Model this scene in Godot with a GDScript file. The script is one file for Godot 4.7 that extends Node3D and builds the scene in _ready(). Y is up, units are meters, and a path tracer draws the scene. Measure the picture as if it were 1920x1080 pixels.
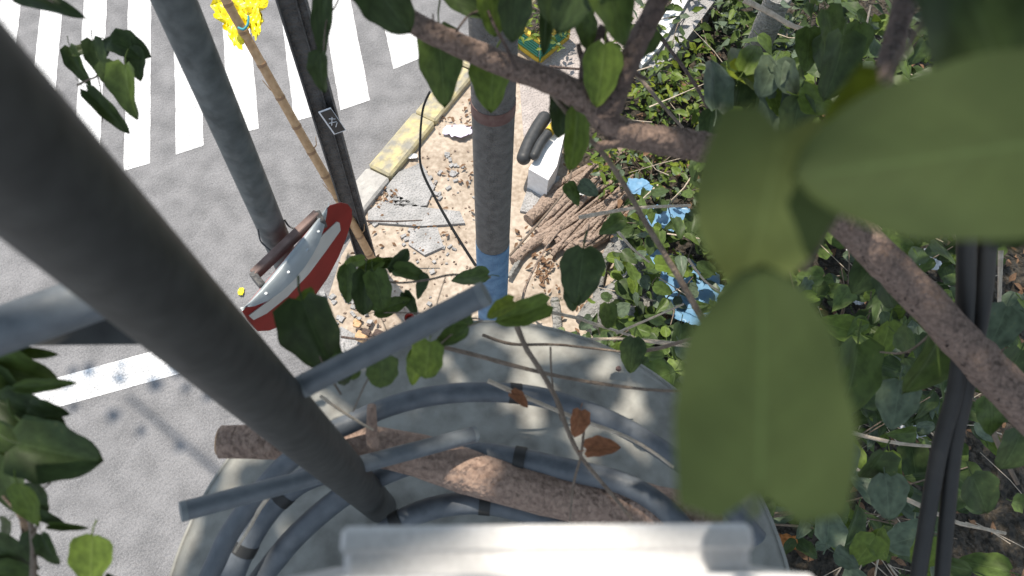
extends Node3D
# A street corner seen from a camera on a pole: a zebra crossing, poles, a bent sign, a dish with cable loops, and a thicket.

const F := 1300.0            # focal length of the lens in photograph pixels
const H := 6.4               # height of the lens above the road
var cb: Basis
var eye := Vector3(0, H, 0)
var names := {}
var rng := RandomNumberGenerator.new()
var M := {}
var leafm := []              # leaf mesh variants
var sleafm := []
var tones := []

# ---------- points ----------
func ray(x: float, y: float) -> Vector3:
	return cb * Vector3((x - 960.0) / F, -(y - 540.0) / F, -1.0)
func P(x: float, y: float, z: float) -> Vector3:
	return eye + ray(x, y) * z
func G(x: float, y: float, h := 0.0) -> Vector3:
	var d = ray(x, y)
	return eye + d * ((h - H) / d.y)

# ---------- nodes ----------
func numbered(called: String) -> String:
	if not names.has(called):
		names[called] = 0
		return called
	names[called] += 1
	return "%s_%03d" % [called, names[called]]
func tag(o, label: String, category := "", group := "", kind := ""):
	if label: o.set_meta("label", label)
	if category: o.set_meta("category", category)
	if group: o.set_meta("group", group)
	if kind: o.set_meta("kind", kind)
	return o
func thing(called: String, label: String, category: String, at := Vector3.ZERO, group := "") -> Node3D:
	var o := Node3D.new()
	o.name = numbered(called)
	add_child(o)
	o.position = at
	tag(o, label, category, group)
	return o
func cname(parent: Node, called: String) -> String:
	var k = str(parent.get_instance_id()) + called
	if not names.has(k):
		names[k] = 0
		return called
	names[k] += 1
	return "%s_%03d" % [called, names[k]]
func part(parent: Node, called: String, mesh: Mesh, mat: Material = null, xf = null) -> MeshInstance3D:
	# the mesh is given in world coordinates unless xf (a world transform) is given
	var o := MeshInstance3D.new()
	o.mesh = mesh
	if mat: o.material_override = mat
	o.name = numbered(called) if parent == self else cname(parent, called)
	parent.add_child(o, true)
	var t: Transform3D = Transform3D() if xf == null else xf
	o.transform = world_of(parent).affine_inverse() * t
	return o
func world_of(n: Node) -> Transform3D:
	var t := Transform3D()
	var k = n
	while k is Node3D and k != self:
		t = k.transform * t
		k = k.get_parent()
	return t
func stuff(o, label := "", category := ""):
	return tag(o, label, category, "", "stuff")

# ---------- meshes ----------
class Buf:
	var v := PackedVector3Array()
	var n := PackedVector3Array()
	var uv := PackedVector2Array()
	var i := PackedInt32Array()
	func mesh() -> ArrayMesh:
		var a := []
		a.resize(Mesh.ARRAY_MAX)
		a[Mesh.ARRAY_VERTEX] = v
		a[Mesh.ARRAY_NORMAL] = n
		a[Mesh.ARRAY_TEX_UV] = uv
		a[Mesh.ARRAY_INDEX] = i
		var m := ArrayMesh.new()
		m.add_surface_from_arrays(Mesh.PRIMITIVE_TRIANGLES, a)
		return m
	func tri(a: Vector3, b: Vector3, c: Vector3, nn: Vector3):
		var k := v.size()
		if (b - a).cross(c - a).dot(nn) > 0.0:      # front faces run clockwise
			v.append_array([a, c, b])
		else:
			v.append_array([a, b, c])
		n.append_array([nn, nn, nn])
		uv.append_array([Vector2(0, 0), Vector2(1, 0), Vector2(0, 1)])
		i.append_array([k, k + 1, k + 2])
	func quad(a: Vector3, b: Vector3, c: Vector3, d: Vector3, out: Vector3):
		var nn := (b - a).cross(c - a).normalized()
		if nn.length() < 0.5: nn = (c - a).cross(d - a).normalized()
		if nn.dot(out) < 0.0: nn = -nn
		tri(a, b, c, nn)
		tri(a, c, d, nn)
	func box(c: Vector3, x: Vector3, y: Vector3, z: Vector3):   # half axes
		for s in [-1.0, 1.0]:
			quad(c + x * s - y - z, c + x * s + y - z, c + x * s + y + z, c + x * s - y + z, x * s)
			quad(c + y * s - x - z, c + y * s + x - z, c + y * s + x + z, c + y * s - x + z, y * s)
			quad(c + z * s - x - y, c + z * s + x - y, c + z * s + x + y, c + z * s - x + y, z * s)
	func grid(rows: int, cols: int, wrap: bool):   # indices for a grid of vertices appended last
		var k := v.size() - rows * cols
		for r in rows - 1:
			for c in (cols if wrap else cols - 1):
				var c2 := (c + 1) % cols
				var a := k + r * cols + c
				var b := k + r * cols + c2
				var d := k + (r + 1) * cols + c
				var e := k + (r + 1) * cols + c2
				face(a, b, d)
				face(b, e, d)
	func face(a: int, b: int, c: int):      # front faces run clockwise, seen from where their normals point
		if (v[b] - v[a]).cross(v[c] - v[a]).dot(n[a] + n[b] + n[c]) > 0.0: i.append_array([a, c, b])
		else: i.append_array([a, b, c])

func smooth_line(pts: Array, steps: int) -> Array:
	var out := []
	for k in pts.size() - 1:
		var p0: Vector3 = pts[maxi(k - 1, 0)]
		var p1: Vector3 = pts[k]
		var p2: Vector3 = pts[k + 1]
		var p3: Vector3 = pts[mini(k + 2, pts.size() - 1)]
		for s in steps:
			out.append(p1.cubic_interpolate(p2, p0, p3, float(s) / steps))
	out.append(pts[-1])
	return out

func tube(b: Buf, pts: Array, r0: float, r1: float, sides := 10, bump := 0.0, seed := 1, hollow := false):
	var nz := FastNoiseLite.new()
	nz.seed = seed
	nz.frequency = 1.0
	var up := Vector3.UP
	var total := 0.0
	for k in pts.size() - 1: total += pts[k].distance_to(pts[k + 1])
	var along := 0.0
	var first := b.v.size()
	for k in pts.size():
		var t: Vector3 = (pts[mini(k + 1, pts.size() - 1)] - pts[maxi(k - 1, 0)]).normalized()
		if k == 0: up = t.cross(Vector3.RIGHT if absf(t.x) < 0.8 else Vector3.UP).normalized()
		var sx := (up - t * up.dot(t)).normalized()
		up = sx
		var sy := t.cross(sx)
		if k: along += pts[k].distance_to(pts[k - 1])
		var r := lerpf(r0, r1, along / maxf(total, 1e-5))
		for s in sides:
			var a := TAU * s / sides
			var o := sx * cos(a) + sy * sin(a)
			var rr := r
			if bump > 0.0:
				var q: Vector3 = pts[k] + o * r
				rr += r * bump * (nz.get_noise_3dv(q * (0.5 / r)) + 0.5 * nz.get_noise_3dv(q * (1.4 / r)))
			b.v.append(pts[k] + o * rr)
			b.n.append(o)
			b.uv.append(Vector2(float(s) / sides, along))
	b.grid(pts.size(), sides, true)
	if not hollow:
		for e in 2:
			var k := first if e == 0 else first + (pts.size() - 1) * sides
			var c: Vector3 = pts[0] if e == 0 else pts[-1]
			var nn: Vector3 = (pts[0] - pts[1]).normalized() if e == 0 else (pts[-1] - pts[-2]).normalized()
			for s in sides: b.tri(c, b.v[k + s], b.v[k + (s + 1) % sides], nn)

func tube_mesh(pts: Array, r0: float, r1: float, sides := 10, bump := 0.0, seed := 1) -> ArrayMesh:
	var b := Buf.new()
	tube(b, pts, r0, r1, sides, bump, seed)
	return b.mesh()

func px_line(list: Array, z0: float, z1: float, steps := 5) -> Array:   # [x, y, x, y ...] at depths from z0 to z1
	var pts := []
	var n := list.size() / 2
	for k in n: pts.append(P(list[2 * k], list[2 * k + 1], lerpf(z0, z1, float(k) / (n - 1))))
	return smooth_line(pts, steps)

func prism_pts(top: Array, down: Vector3) -> ArrayMesh:    # a polygon given a thickness
	var b := Buf.new()
	var nn := Vector3.ZERO
	for k in range(1, top.size() - 1): nn += (top[k] - top[0]).cross(top[k + 1] - top[0])
	nn = nn.normalized()
	if nn.dot(down) > 0.0: nn = -nn
	var ax := (top[1] - top[0] as Vector3).normalized()
	var ay := nn.cross(ax)
	var flat := PackedVector2Array()
	var mid := Vector3.ZERO
	for p in top:
		flat.append(Vector2(p.dot(ax), p.dot(ay)))
		mid += p / top.size()
	var ids := Geometry2D.triangulate_polygon(flat)
	for k in range(0, ids.size(), 3):
		b.tri(top[ids[k]], top[ids[k + 1]], top[ids[k + 2]], nn)
		b.tri(top[ids[k]] + down, top[ids[k + 1]] + down, top[ids[k + 2]] + down, -nn)
	for k in top.size():
		var p: Vector3 = top[k]
		var q: Vector3 = top[(k + 1) % top.size()]
		var o := (q - p).cross(nn)
		if o.dot((p + q) / 2 - mid) < 0.0: o = -o
		b.quad(p, q, q + down, p + down, o)
	return b.mesh()
func ground_poly(list: Array, h: float, thick: float) -> ArrayMesh:
	var pts := []
	for k in list.size() / 2: pts.append(G(list[2 * k], list[2 * k + 1], h))
	return prism_pts(pts, Vector3(0, -thick, 0))

func round_box(c: Vector3, x: Vector3, y: Vector3, z: Vector3, bev: float) -> ArrayMesh:   # half axes, chamfered all round
	var b := Buf.new()
	var ax := [x.normalized(), y.normalized(), z.normalized()]
	var l := [x.length(), y.length(), z.length()]
	for k in 3:
		var u: int = (k + 1) % 3
		var w: int = (k + 2) % 3
		for s in [-1.0, 1.0]:
			var o: Vector3 = c + ax[k] * l[k] * s
			var du: Vector3 = ax[u] * (l[u] - bev)
			var dw: Vector3 = ax[w] * (l[w] - bev)
			b.quad(o - du - dw, o + du - dw, o + du + dw, o - du + dw, ax[k] * s)
			for s2 in [-1.0, 1.0]:
				var o2: Vector3 = c + ax[u] * l[u] * s2
				var e1: Vector3 = o + ax[u] * (l[u] - bev) * s2
				var e2: Vector3 = o2 + ax[k] * (l[k] - bev) * s
				b.quad(e1 - dw, e1 + dw, e2 + dw, e2 - dw, ax[k] * s + ax[u] * s2)
				for s3 in [-1.0, 1.0]:
					if k == 0:
						var e3: Vector3 = c + ax[w] * l[w] * s3 + ax[k] * (l[k] - bev) * s + ax[u] * (l[u] - bev) * s2
						b.tri(e1 + dw * s3, e2 + dw * s3, e3, (ax[k] * s + ax[u] * s2 + ax[w] * s3).normalized())
	return b.mesh()

func crumple(c: Vector3, x: Vector3, y: Vector3, rough: float, seed: int, n := 12) -> ArrayMesh:   # a crumpled sheet with ragged edges
	var b := Buf.new()
	var nz := FastNoiseLite.new()
	nz.seed = seed
	nz.frequency = 1.3
	nz.fractal_octaves = 3
	var nn := x.cross(y).normalized()
	var g := []
	for r in n + 1:
		for q in n + 1:
			var u := 2.0 * q / n - 1.0
			var v := 2.0 * r / n - 1.0
			var k := 1.0 - 0.3 * absf(u * v) + 0.25 * nz.get_noise_2d(atan2(v, u) * 1.5, 7.0)
			g.append(c + x * u * k + y * v * k + nn * rough * (1.6 * nz.get_noise_2d(u * 1.6, v * 1.6) + absf(nz.get_noise_2d(u * 3 + 9, v * 3))))
	for side in [1.0, -1.0]:
		for r in n + 1:
			for q in n + 1:
				var i: int = r * (n + 1) + q
				var dx: Vector3 = g[mini(i + 1, r * (n + 1) + n)] - g[maxi(i - 1, r * (n + 1))]
				var dy: Vector3 = g[mini(r + 1, n) * (n + 1) + q] - g[maxi(r - 1, 0) * (n + 1) + q]
				var m: Vector3 = dx.cross(dy).normalized() * side
				b.v.append(g[i] + m * 0.0015)
				b.n.append(m)
				b.uv.append(Vector2(float(q) / n, float(r) / n))
		b.grid(n + 1, n + 1, false)
	return b.mesh()

# ---------- materials ----------
func noise_tex(seed: int, freq: float, oct: int, a: Color, c: Color, size := 256, grain := 0.0, power := 1.0, coarse := 0.0) -> ImageTexture:
	var nz := FastNoiseLite.new()
	nz.seed = seed
	nz.frequency = freq
	nz.fractal_octaves = oct
	nz.noise_type = FastNoiseLite.TYPE_SIMPLEX_SMOOTH
	var im: Image = nz.get_seamless_image(size, size)
	im.convert(Image.FORMAT_L8)
	var big: Image = null
	if coarse > 0.0:
		nz.frequency = 6.0 / size
		nz.seed = seed + 5
		nz.fractal_octaves = 4
		big = nz.get_seamless_image(size, size)
		big.convert(Image.FORMAT_L8)
	var src := im.get_data()
	var src2 := big.get_data() if big else src
	var out := PackedByteArray()
	out.resize(size * size * 3)
	var r := RandomNumberGenerator.new()
	r.seed = seed
	for k in size * size:
		var t := pow(src[k] / 255.0, power)
		if coarse > 0.0: t += coarse * (src2[k] / 255.0 - 0.5)
		if grain > 0.0: t += grain * r.randfn(0.0, 1.0)
		var q := a.lerp(c, clampf(t, 0.0, 1.0))
		out[3 * k] = int(255.0 * pow(q.r, 1.0 / 2.2))
		out[3 * k + 1] = int(255.0 * pow(q.g, 1.0 / 2.2))
		out[3 * k + 2] = int(255.0 * pow(q.b, 1.0 / 2.2))
	var res := Image.create_from_data(size, size, false, Image.FORMAT_RGB8, out)
	return ImageTexture.create_from_image(res)
func normal_tex(seed: int, freq: float, oct: int, strength: float, size := 256) -> ImageTexture:
	var nz := FastNoiseLite.new()
	nz.seed = seed
	nz.frequency = freq
	nz.fractal_octaves = oct
	var im: Image = nz.get_seamless_image(size, size)
	im.convert(Image.FORMAT_RGBA8)
	im.bump_map_to_normal_map(strength)
	return ImageTexture.create_from_image(im)
func mat(tex: Texture2D, rough: float, per_m: float, nrm: Texture2D = null, nscale := 1.0, metal := 0.0) -> StandardMaterial3D:
	var m := StandardMaterial3D.new()
	m.albedo_texture = tex
	m.roughness = rough
	m.metallic = metal
	m.uv1_triplanar = true
	m.uv1_world_triplanar = true
	m.uv1_scale = Vector3.ONE * per_m
	if nrm:
		m.normal_enabled = true
		m.normal_texture = nrm
		m.normal_scale = nscale
	return m
func plain(c: Color, rough: float, metal := 0.0) -> StandardMaterial3D:
	var m := StandardMaterial3D.new()
	m.albedo_color = c.linear_to_srgb()
	m.roughness = rough
	m.metallic = metal
	return m
func L(r: float, g: float, b: float) -> Color:
	return Color(r, g, b)

func leaf_tex(base: Color, vein: Color, seed: int, mottle := 0.45) -> ImageTexture:   # a leaf's skin: blotches and veins, u across, v along
	var nz := FastNoiseLite.new()
	nz.seed = seed
	nz.frequency = 0.03
	nz.fractal_octaves = 3
	var s := 128
	var im := Image.create(s, s, false, Image.FORMAT_RGB8)
	for y in s:
		for x in s:
			var u := absf(2.0 * x / s - 1.0)
			var v := float(y) / s
			var k := 0.0
			k = maxf(k, 1.0 - u / 0.035)
			var w := fposmod((v - u * 0.33) * 6.5 + 0.12 * nz.get_noise_2d(x * 0.7, y * 0.7), 1.0)
			k = maxf(k, 0.6 * (1.0 - absf(w - 0.5) / 0.05) * (1.0 - u))
			var n := nz.get_noise_2d(x, y)
			var q := base * (1.0 + mottle * n)
			if n > 0.62 and mottle > 0.2: q = q.lerp(L(0.14, 0.13, 0.04), 0.35)
			q = q.lerp(vein, clampf(k, 0.0, 1.0) * 0.75)
			im.set_pixel(x, y, Color(q.r, q.g, q.b).linear_to_srgb())
	return ImageTexture.create_from_image(im)
func leaf_mat(base: Color, vein: Color, seed: int, rough := 0.42, glow := 0.5, mottle := 0.45) -> StandardMaterial3D:
	var m := StandardMaterial3D.new()
	m.albedo_texture = leaf_tex(base, vein, seed, mottle)
	m.roughness = rough
	m.cull_mode = BaseMaterial3D.CULL_DISABLED
	m.metallic_specular = 0.3
	m.backlight_enabled = true
	m.backlight = Color(glow, glow, glow * 0.5)
	return m

# a leaf one unit long from (0,0,0) to (0,0,1), y is its upper side; heart 0 = pointed oval, 1 = heart
func leaf_shape(seed: int, wide: float, heart: float, fold: float, droop: float, stalk: float, rows := 13, cols := 9) -> ArrayMesh:
	var b := Buf.new()
	var r := RandomNumberGenerator.new()
	r.seed = seed
	var ph := r.randf() * TAU
	var twist := r.randf_range(-0.35, 0.35)
	var pts := []
	for y in rows:
		var t := float(y) / (rows - 1)
		var w := pow(sin(PI * pow(t, 0.62)), 0.85) * (1.0 - 0.35 * t)
		if heart > 0.0: w = lerpf(w, pow(maxf(0.0, 1.0 - pow(absf(t * 1.12 - 0.36) / 0.76, 2.0)), 0.62), heart)
		if y == rows - 1: w = 0.0
		if y == 0: w = 0.12 + 0.3 * heart
		w *= wide * 0.5 * (1.0 + (0.015 if rows > 15 else 0.05) * sin(ph + t * 17.0))
		for x in cols:
			var u := 2.0 * x / (cols - 1) - 1.0
			var z := t - heart * 0.13 * absf(u) * (1.0 - smoothstep(0.0, 0.3, t))
			var yy := fold * absf(u) * w * 2.0 - droop * t * t + 0.025 * sin(ph + 9.0 * t + 2.5 * u) * absf(u) + twist * u * w * t
			pts.append(Vector3(u * w, yy, z))
	for y in rows:
		for x in cols:
			var i := y * cols + x
			var dx: Vector3 = pts[y * cols + mini(x + 1, cols - 1)] - pts[y * cols + maxi(x - 1, 0)]
			var dz: Vector3 = pts[mini(y + 1, rows - 1) * cols + x] - pts[maxi(y - 1, 0) * cols + x]
			var n := dz.cross(dx).normalized()
			if n.length() < 0.5: n = Vector3.UP
			b.v.append(pts[i])
			b.n.append(n)
			b.uv.append(Vector2(float(x) / (cols - 1), float(y) / (rows - 1)))
	b.grid(rows, cols, false)
	if stalk > 0.0: tube(b, [Vector3(0, 0.0, 0.03), Vector3(0, 0.0, -stalk * 0.5), Vector3(0.04, -0.1 * stalk, -stalk)], 0.012, 0.017, 5)
	return b.mesh()

func leaf_at(parent: Node, p: Vector3, tip: Vector3, normal: Vector3, length: float, mesh: Mesh, m: Material, wide := 1.0):
	var z := tip.normalized()
	var y := (normal - z * normal.dot(z)).normalized()
	var x := y.cross(z)
	var bs := Basis(x * length * wide, y * length, z * length)
	return part(parent, "leaf", mesh, m, Transform3D(bs, p - z * length * 0.5))

# leaves seen one by one: [x, y, length px, width px, tip angle (0 right, 90 down), depth, tone, tilt]
func leaves(parent: Node, list: Array):
	for d in list:
		var z: float = d[5]
		var a := deg_to_rad(d[4])
		var tip := cb * Vector3(cos(a), -sin(a), -0.25 + rng.randf_range(-0.25, 0.25))
		var nrm := cb * Vector3(rng.randf_range(-0.3, 0.3), rng.randf_range(-0.05, 0.5), 1.0)
		var length: float = d[2] * z / F * 1.06
		var k := rng.randi() % 4
		leaf_at(parent, P(d[0], d[1], z), tip, nrm, length, leafm[k], tones[d[6]], clampf(d[3] / float(d[2]) / 0.82, 0.3, 1.5))

# a plant: stems from its foot to its leaves, scattered in a box of half size ext round c
func plant(called: String, label: String, category: String, foot: Vector3, c: Vector3, ext: Vector3, count: int, l0: float, l1: float, tone_set: Array, small := false, stems := 6, group := "", upright := 0.55) -> Node3D:
	var o := thing(called, label, category, foot, group)
	for s in stems:
		var e := c + Vector3(rng.randf_range(-1, 1) * ext.x, rng.randf_range(0, 1) * ext.y, rng.randf_range(-1, 1) * ext.z) * 0.85
		var mid := foot.lerp(e, 0.55) + Vector3(rng.randf_range(-0.12, 0.12), 0.15, rng.randf_range(-0.12, 0.12))
		part(o, "stem", tube_mesh(smooth_line([foot + Vector3(rng.randf_range(-0.05, 0.05), 0, rng.randf_range(-0.05, 0.05)), mid, e], 6), 0.012, 0.004, 6), M.twig)
	for k in count:
		var p := c + Vector3(rng.randf_range(-1, 1) * ext.x, rng.randf_range(-1, 1) * ext.y, rng.randf_range(-1, 1) * ext.z)
		var a := rng.randf() * TAU
		var tip := Vector3(cos(a), rng.randf_range(-0.7, 0.25), sin(a))
		var nrm := Vector3(rng.randf_range(-1, 1) * upright, 1.0, rng.randf_range(-1, 1) * upright + 0.2)
		var mm: Mesh = sleafm[rng.randi() % 3] if small else leafm[rng.randi() % leafm.size()]
		leaf_at(o, p, tip, nrm, rng.randf_range(l0, l1), mm, tones[tone_set[rng.randi() % tone_set.size()]], rng.randf_range(0.75, 1.1))
	return o

func twig(label: String, list: Array, w: float, z0: float, z1: float, m: Material, called := "dry_twig", category := "twig", taper := 0.6):
	var r := w * 0.5 * z0 / F
	var o := part(self, called, tube_mesh(px_line(list, z0, z1, 6), r, w * 0.5 * z1 / F * taper, 7, 0.22, rng.randi() % 1000), m)
	return tag(o, label, category)

func _ready():
	rng.seed = 20261015
	# ---------- camera, sky, sun, exposure ----------
	cb = Basis(Vector3.RIGHT, deg_to_rad(-61.4)) * Basis(Vector3.BACK, deg_to_rad(3.2))
	var cam := Camera3D.new()
	cam.name = "camera"
	add_child(cam)
	cam.transform = Transform3D(cb, eye)
	cam.near = 0.05
	cam.far = 400.0
	cam.fov = 45.1
	var lens := CameraAttributesPhysical.new()
	lens.frustum_focal_length = 28.9
	lens.frustum_focus_distance = 5.0
	lens.frustum_near = 0.05
	lens.frustum_far = 400.0
	lens.exposure_aperture = 6.3
	cam.attributes = lens
	cam.fov = 45.1
	cam.current = true
	var env := Environment.new()
	env.background_mode = Environment.BG_SKY
	var skym := ProceduralSkyMaterial.new()
	skym.sky_top_color = Color(0.62, 0.68, 0.75)
	skym.sky_horizon_color = Color(0.78, 0.83, 0.88)
	skym.ground_bottom_color = Color(0.2, 0.19, 0.18)
	skym.ground_horizon_color = Color(0.6, 0.6, 0.6)
	skym.sky_curve = 0.15
	var sky := Sky.new()
	sky.sky_material = skym
	env.sky = sky
	env.background_energy_multiplier = 1.45
	env.tonemap_mode = Environment.TONE_MAPPER_LINEAR
	env.tonemap_exposure = 1.34
	env.sdfgi_enabled = true
	env.ssao_enabled = true
	env.ssil_enabled = true
	var we := WorldEnvironment.new()
	we.name = "world_environment"
	we.environment = env
	add_child(we)
	var sun := DirectionalLight3D.new()
	sun.name = "sun"
	sun.light_energy = 1.5
	sun.light_color = Color(1.0, 0.96, 0.9)
	sun.light_angular_distance = 0.7
	sun.shadow_enabled = true
	add_child(sun)
	sun.look_at_from_position(Vector3.ZERO, Vector3(0.25, -1.0, 0.3), Vector3.FORWARD)

	make_materials()
	build_ground()
	build_trees()
	build_poles()
	build_sign()
	build_dish()
	build_street_things()
	build_roots()
	build_plants()
	build_branches()
	build_twigs()
	build_litter()

func make_materials():
	var fine := normal_tex(3, 0.25, 3, 6.0)
	var barkn := normal_tex(8, 0.06, 5, 10.0)
	var soft := normal_tex(11, 0.03, 4, 5.0)
	M.asphalt = mat(noise_tex(21, 0.14, 3, L(0.11, 0.11, 0.115), L(0.235, 0.232, 0.24), 1024, 0.25, 1.0, 0.8), 0.9, 0.4, fine, 0.25)
	M.paint = mat(noise_tex(22, 0.06, 5, L(0.14, 0.14, 0.145), L(0.80, 0.80, 0.81), 1024, 0.04, 0.45, 0.3), 0.8, 0.5, fine, 0.5)
	M.dirt = mat(noise_tex(23, 0.05, 5, L(0.27, 0.215, 0.165), L(0.51, 0.435, 0.36), 1024, 0.08, 1.0, 0.8), 0.95, 0.25, soft, 0.45)
	M.slab = mat(noise_tex(24, 0.03, 5, L(0.25, 0.25, 0.25), L(0.42, 0.41, 0.41), 256, 0.05, 1.0, 0.5), 0.9, 0.5, fine, 0.5)
	M.pave = mat(noise_tex(25, 0.03, 5, L(0.28, 0.25, 0.24), L(0.46, 0.41, 0.39), 256, 0.05, 1.0, 0.6), 0.9, 0.4, fine, 0.5)
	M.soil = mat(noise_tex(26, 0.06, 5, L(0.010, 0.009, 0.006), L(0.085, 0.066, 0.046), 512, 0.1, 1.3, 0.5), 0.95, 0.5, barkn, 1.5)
	M.kerb = mat(noise_tex(27, 0.02, 5, L(0.27, 0.255, 0.225), L(0.50, 0.43, 0.23), 512, 0.1, 1.0, 1.4), 0.9, 0.6, soft, 0.8)
	M.kerbgrey = mat(noise_tex(47, 0.02, 5, L(0.3, 0.29, 0.28), L(0.5, 0.48, 0.45), 256, 0.06), 0.9, 0.6, soft, 0.8)
	M.pole = mat(noise_tex(28, 0.02, 4, L(0.022, 0.0225, 0.0215), L(0.052, 0.053, 0.050), 512, 0.03, 1.0, 0.6), 0.55, 3.0, soft, 0.15)
	M.rung = mat(noise_tex(29, 0.03, 4, L(0.075, 0.09, 0.105), L(0.15, 0.17, 0.19), 256, 0.03), 0.5, 4.0, soft, 0.2)
	M.grey = mat(noise_tex(30, 0.02, 5, L(0.055, 0.065, 0.066), L(0.175, 0.19, 0.188), 512, 0.03, 1.0, 0.6), 0.55, 1.5, soft, 0.3)
	M.black = mat(noise_tex(31, 0.02, 5, L(0.03, 0.03, 0.032), L(0.12, 0.12, 0.12), 256, 0.04), 0.6, 1.5, barkn, 0.5)
	M.central = mat(noise_tex(32, 0.025, 5, L(0.075, 0.07, 0.066), L(0.19, 0.18, 0.17), 512, 0.1), 0.75, 1.2, fine, 0.6)
	M.blue = mat(noise_tex(33, 0.03, 5, L(0.05, 0.13, 0.25), L(0.16, 0.30, 0.46), 256, 0.06), 0.7, 1.5, fine, 0.5)
	M.rust = mat(noise_tex(34, 0.03, 5, L(0.10, 0.04, 0.035), L(0.22, 0.14, 0.12), 256, 0.05), 0.8, 2.0)
	M.cane = mat(noise_tex(35, 0.03, 4, L(0.36, 0.2, 0.09), L(0.62, 0.42, 0.24), 256, 0.06), 0.6, 2.0, soft, 0.4)
	M.canenode = plain(L(0.30, 0.18, 0.10), 0.7)
	M.yellow = mat(noise_tex(36, 0.02, 3, L(0.78, 0.62, 0.0), L(0.92, 0.82, 0.02), 128), 0.35, 3.0)
	M.teal = plain(L(0.05, 0.3, 0.35), 0.5)
	M.red = mat(noise_tex(37, 0.02, 4, L(0.22, 0.012, 0.012), L(0.34, 0.022, 0.02), 128, 0.02), 0.5, 3.0)
	M.bar = mat(noise_tex(38, 0.02, 4, L(0.5, 0.48, 0.46), L(0.66, 0.65, 0.62), 128, 0.02), 0.5, 3.0)
	M.alu = mat(noise_tex(39, 0.015, 5, L(0.28, 0.32, 0.34), L(0.42, 0.46, 0.49), 256, 0.02), 0.45, 1.0, soft, 0.2, 0.2)
	M.brownbar = mat(noise_tex(40, 0.03, 4, L(0.12, 0.07, 0.06), L(0.26, 0.18, 0.16), 128, 0.03), 0.7, 3.0)
	M.dish = mat(noise_tex(41, 0.03, 5, L(0.13, 0.125, 0.11), L(0.31, 0.31, 0.285), 512, 0.03, 0.8, 0.9), 0.6, 0.8, soft, 0.3)
	M.hose = mat(noise_tex(42, 0.03, 4, L(0.055, 0.066, 0.08), L(0.125, 0.14, 0.16), 256, 0.03), 0.55, 3.0, soft, 0.3)
	M.bark = mat(noise_tex(43, 0.06, 5, L(0.09, 0.06, 0.047), L(0.33, 0.235, 0.19), 512, 0.05, 1.0, 0.4), 0.9, 4.0, barkn, 1.3)
	M.barkdark = mat(noise_tex(44, 0.06, 5, L(0.045, 0.03, 0.025), L(0.17, 0.12, 0.10), 256, 0.04, 1.0, 0.3), 0.9, 4.0, barkn, 1.3)
	M.logbark = mat(noise_tex(45, 0.05, 5, L(0.17, 0.11, 0.085), L(0.42, 0.30, 0.235), 512, 0.12, 1.0, 0.5), 0.9, 2.5, barkn, 0.9)
	M.wood = plain(L(0.42, 0.28, 0.17), 0.8)
	M.twig = mat(noise_tex(46, 0.05, 4, L(0.10, 0.07, 0.05), L(0.28, 0.22, 0.17), 128, 0.04), 0.85, 5.0, barkn, 0.8)
	M.pale = mat(noise_tex(48, 0.05, 4, L(0.34, 0.27, 0.2), L(0.62, 0.54, 0.44), 128, 0.04), 0.85, 5.0, barkn, 0.6)
	M.root = mat(noise_tex(49, 0.05, 5, L(0.16, 0.115, 0.09), L(0.42, 0.32, 0.255), 256, 0.06, 1.0, 0.4), 0.9, 1.5, barkn, 1.2)
	M.rootgrey = mat(noise_tex(50, 0.05, 5, L(0.13, 0.13, 0.125), L(0.34, 0.33, 0.31), 256, 0.06, 1.0, 0.4), 0.9, 1.5, barkn, 1.2)
	M.white = mat(noise_tex(51, 0.03, 5, L(0.55, 0.55, 0.55), L(0.82, 0.82, 0.83), 256, 0.03, 0.6), 0.55, 1.5, soft, 0.3)
	M.boxwhite = mat(noise_tex(52, 0.08, 4, L(0.16, 0.155, 0.15), L(0.74, 0.74, 0.75), 512, 0.012, 0.17, 0.1), 0.45, 5.0)
	M.rubber = mat(noise_tex(53, 0.03, 4, L(0.012, 0.013, 0.014), L(0.04, 0.042, 0.045), 128, 0.02), 0.55, 3.0)
	M.yellowpaint = mat(noise_tex(54, 0.03, 4, L(0.42, 0.28, 0.02), L(0.68, 0.48, 0.05), 128, 0.04), 0.6, 2.0)
	M.greenpaint = mat(noise_tex(55, 0.03, 4, L(0.02, 0.2, 0.13), L(0.05, 0.28, 0.19), 128, 0.04), 0.6, 2.0)
	M.tarp = mat(noise_tex(56, 0.03, 4, L(0.07, 0.18, 0.31), L(0.18, 0.34, 0.50), 128, 0.03), 0.4, 2.0)
	M.lavender = mat(noise_tex(57, 0.03, 4, L(0.48, 0.42, 0.58), L(0.75, 0.7, 0.82), 128, 0.03), 0.5, 2.0)
	M.redpipe = mat(noise_tex(58, 0.03, 4, L(0.3, 0.06, 0.05), L(0.45, 0.13, 0.11), 128, 0.03), 0.6, 3.0)
	M.litterwhite = plain(L(0.68, 0.70, 0.74), 0.5)
	M.litterorange = plain(L(0.52, 0.2, 0.05), 0.6)
	M.strap = mat(noise_tex(59, 0.04, 4, L(0.006, 0.006, 0.006), L(0.02, 0.02, 0.019), 128, 0.02), 0.6, 4.0)
	M.capgrey = plain(L(0.17, 0.19, 0.20), 0.6)
	for k in 4: leafm.append(leaf_shape(100 + k, 0.82, [0.55, 0.85, 0.4, 0.7][k], [0.10, 0.16, 0.05, 0.22][k], [0.12, 0.22, 0.05, 0.3][k], 0.3))
	for k in 3: leafm.append(leaf_shape(120 + k, [0.62, 0.7, 0.55][k], 0.1, [0.15, 0.1, 0.25][k], [0.18, 0.3, 0.1][k], 0.25))
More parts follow.
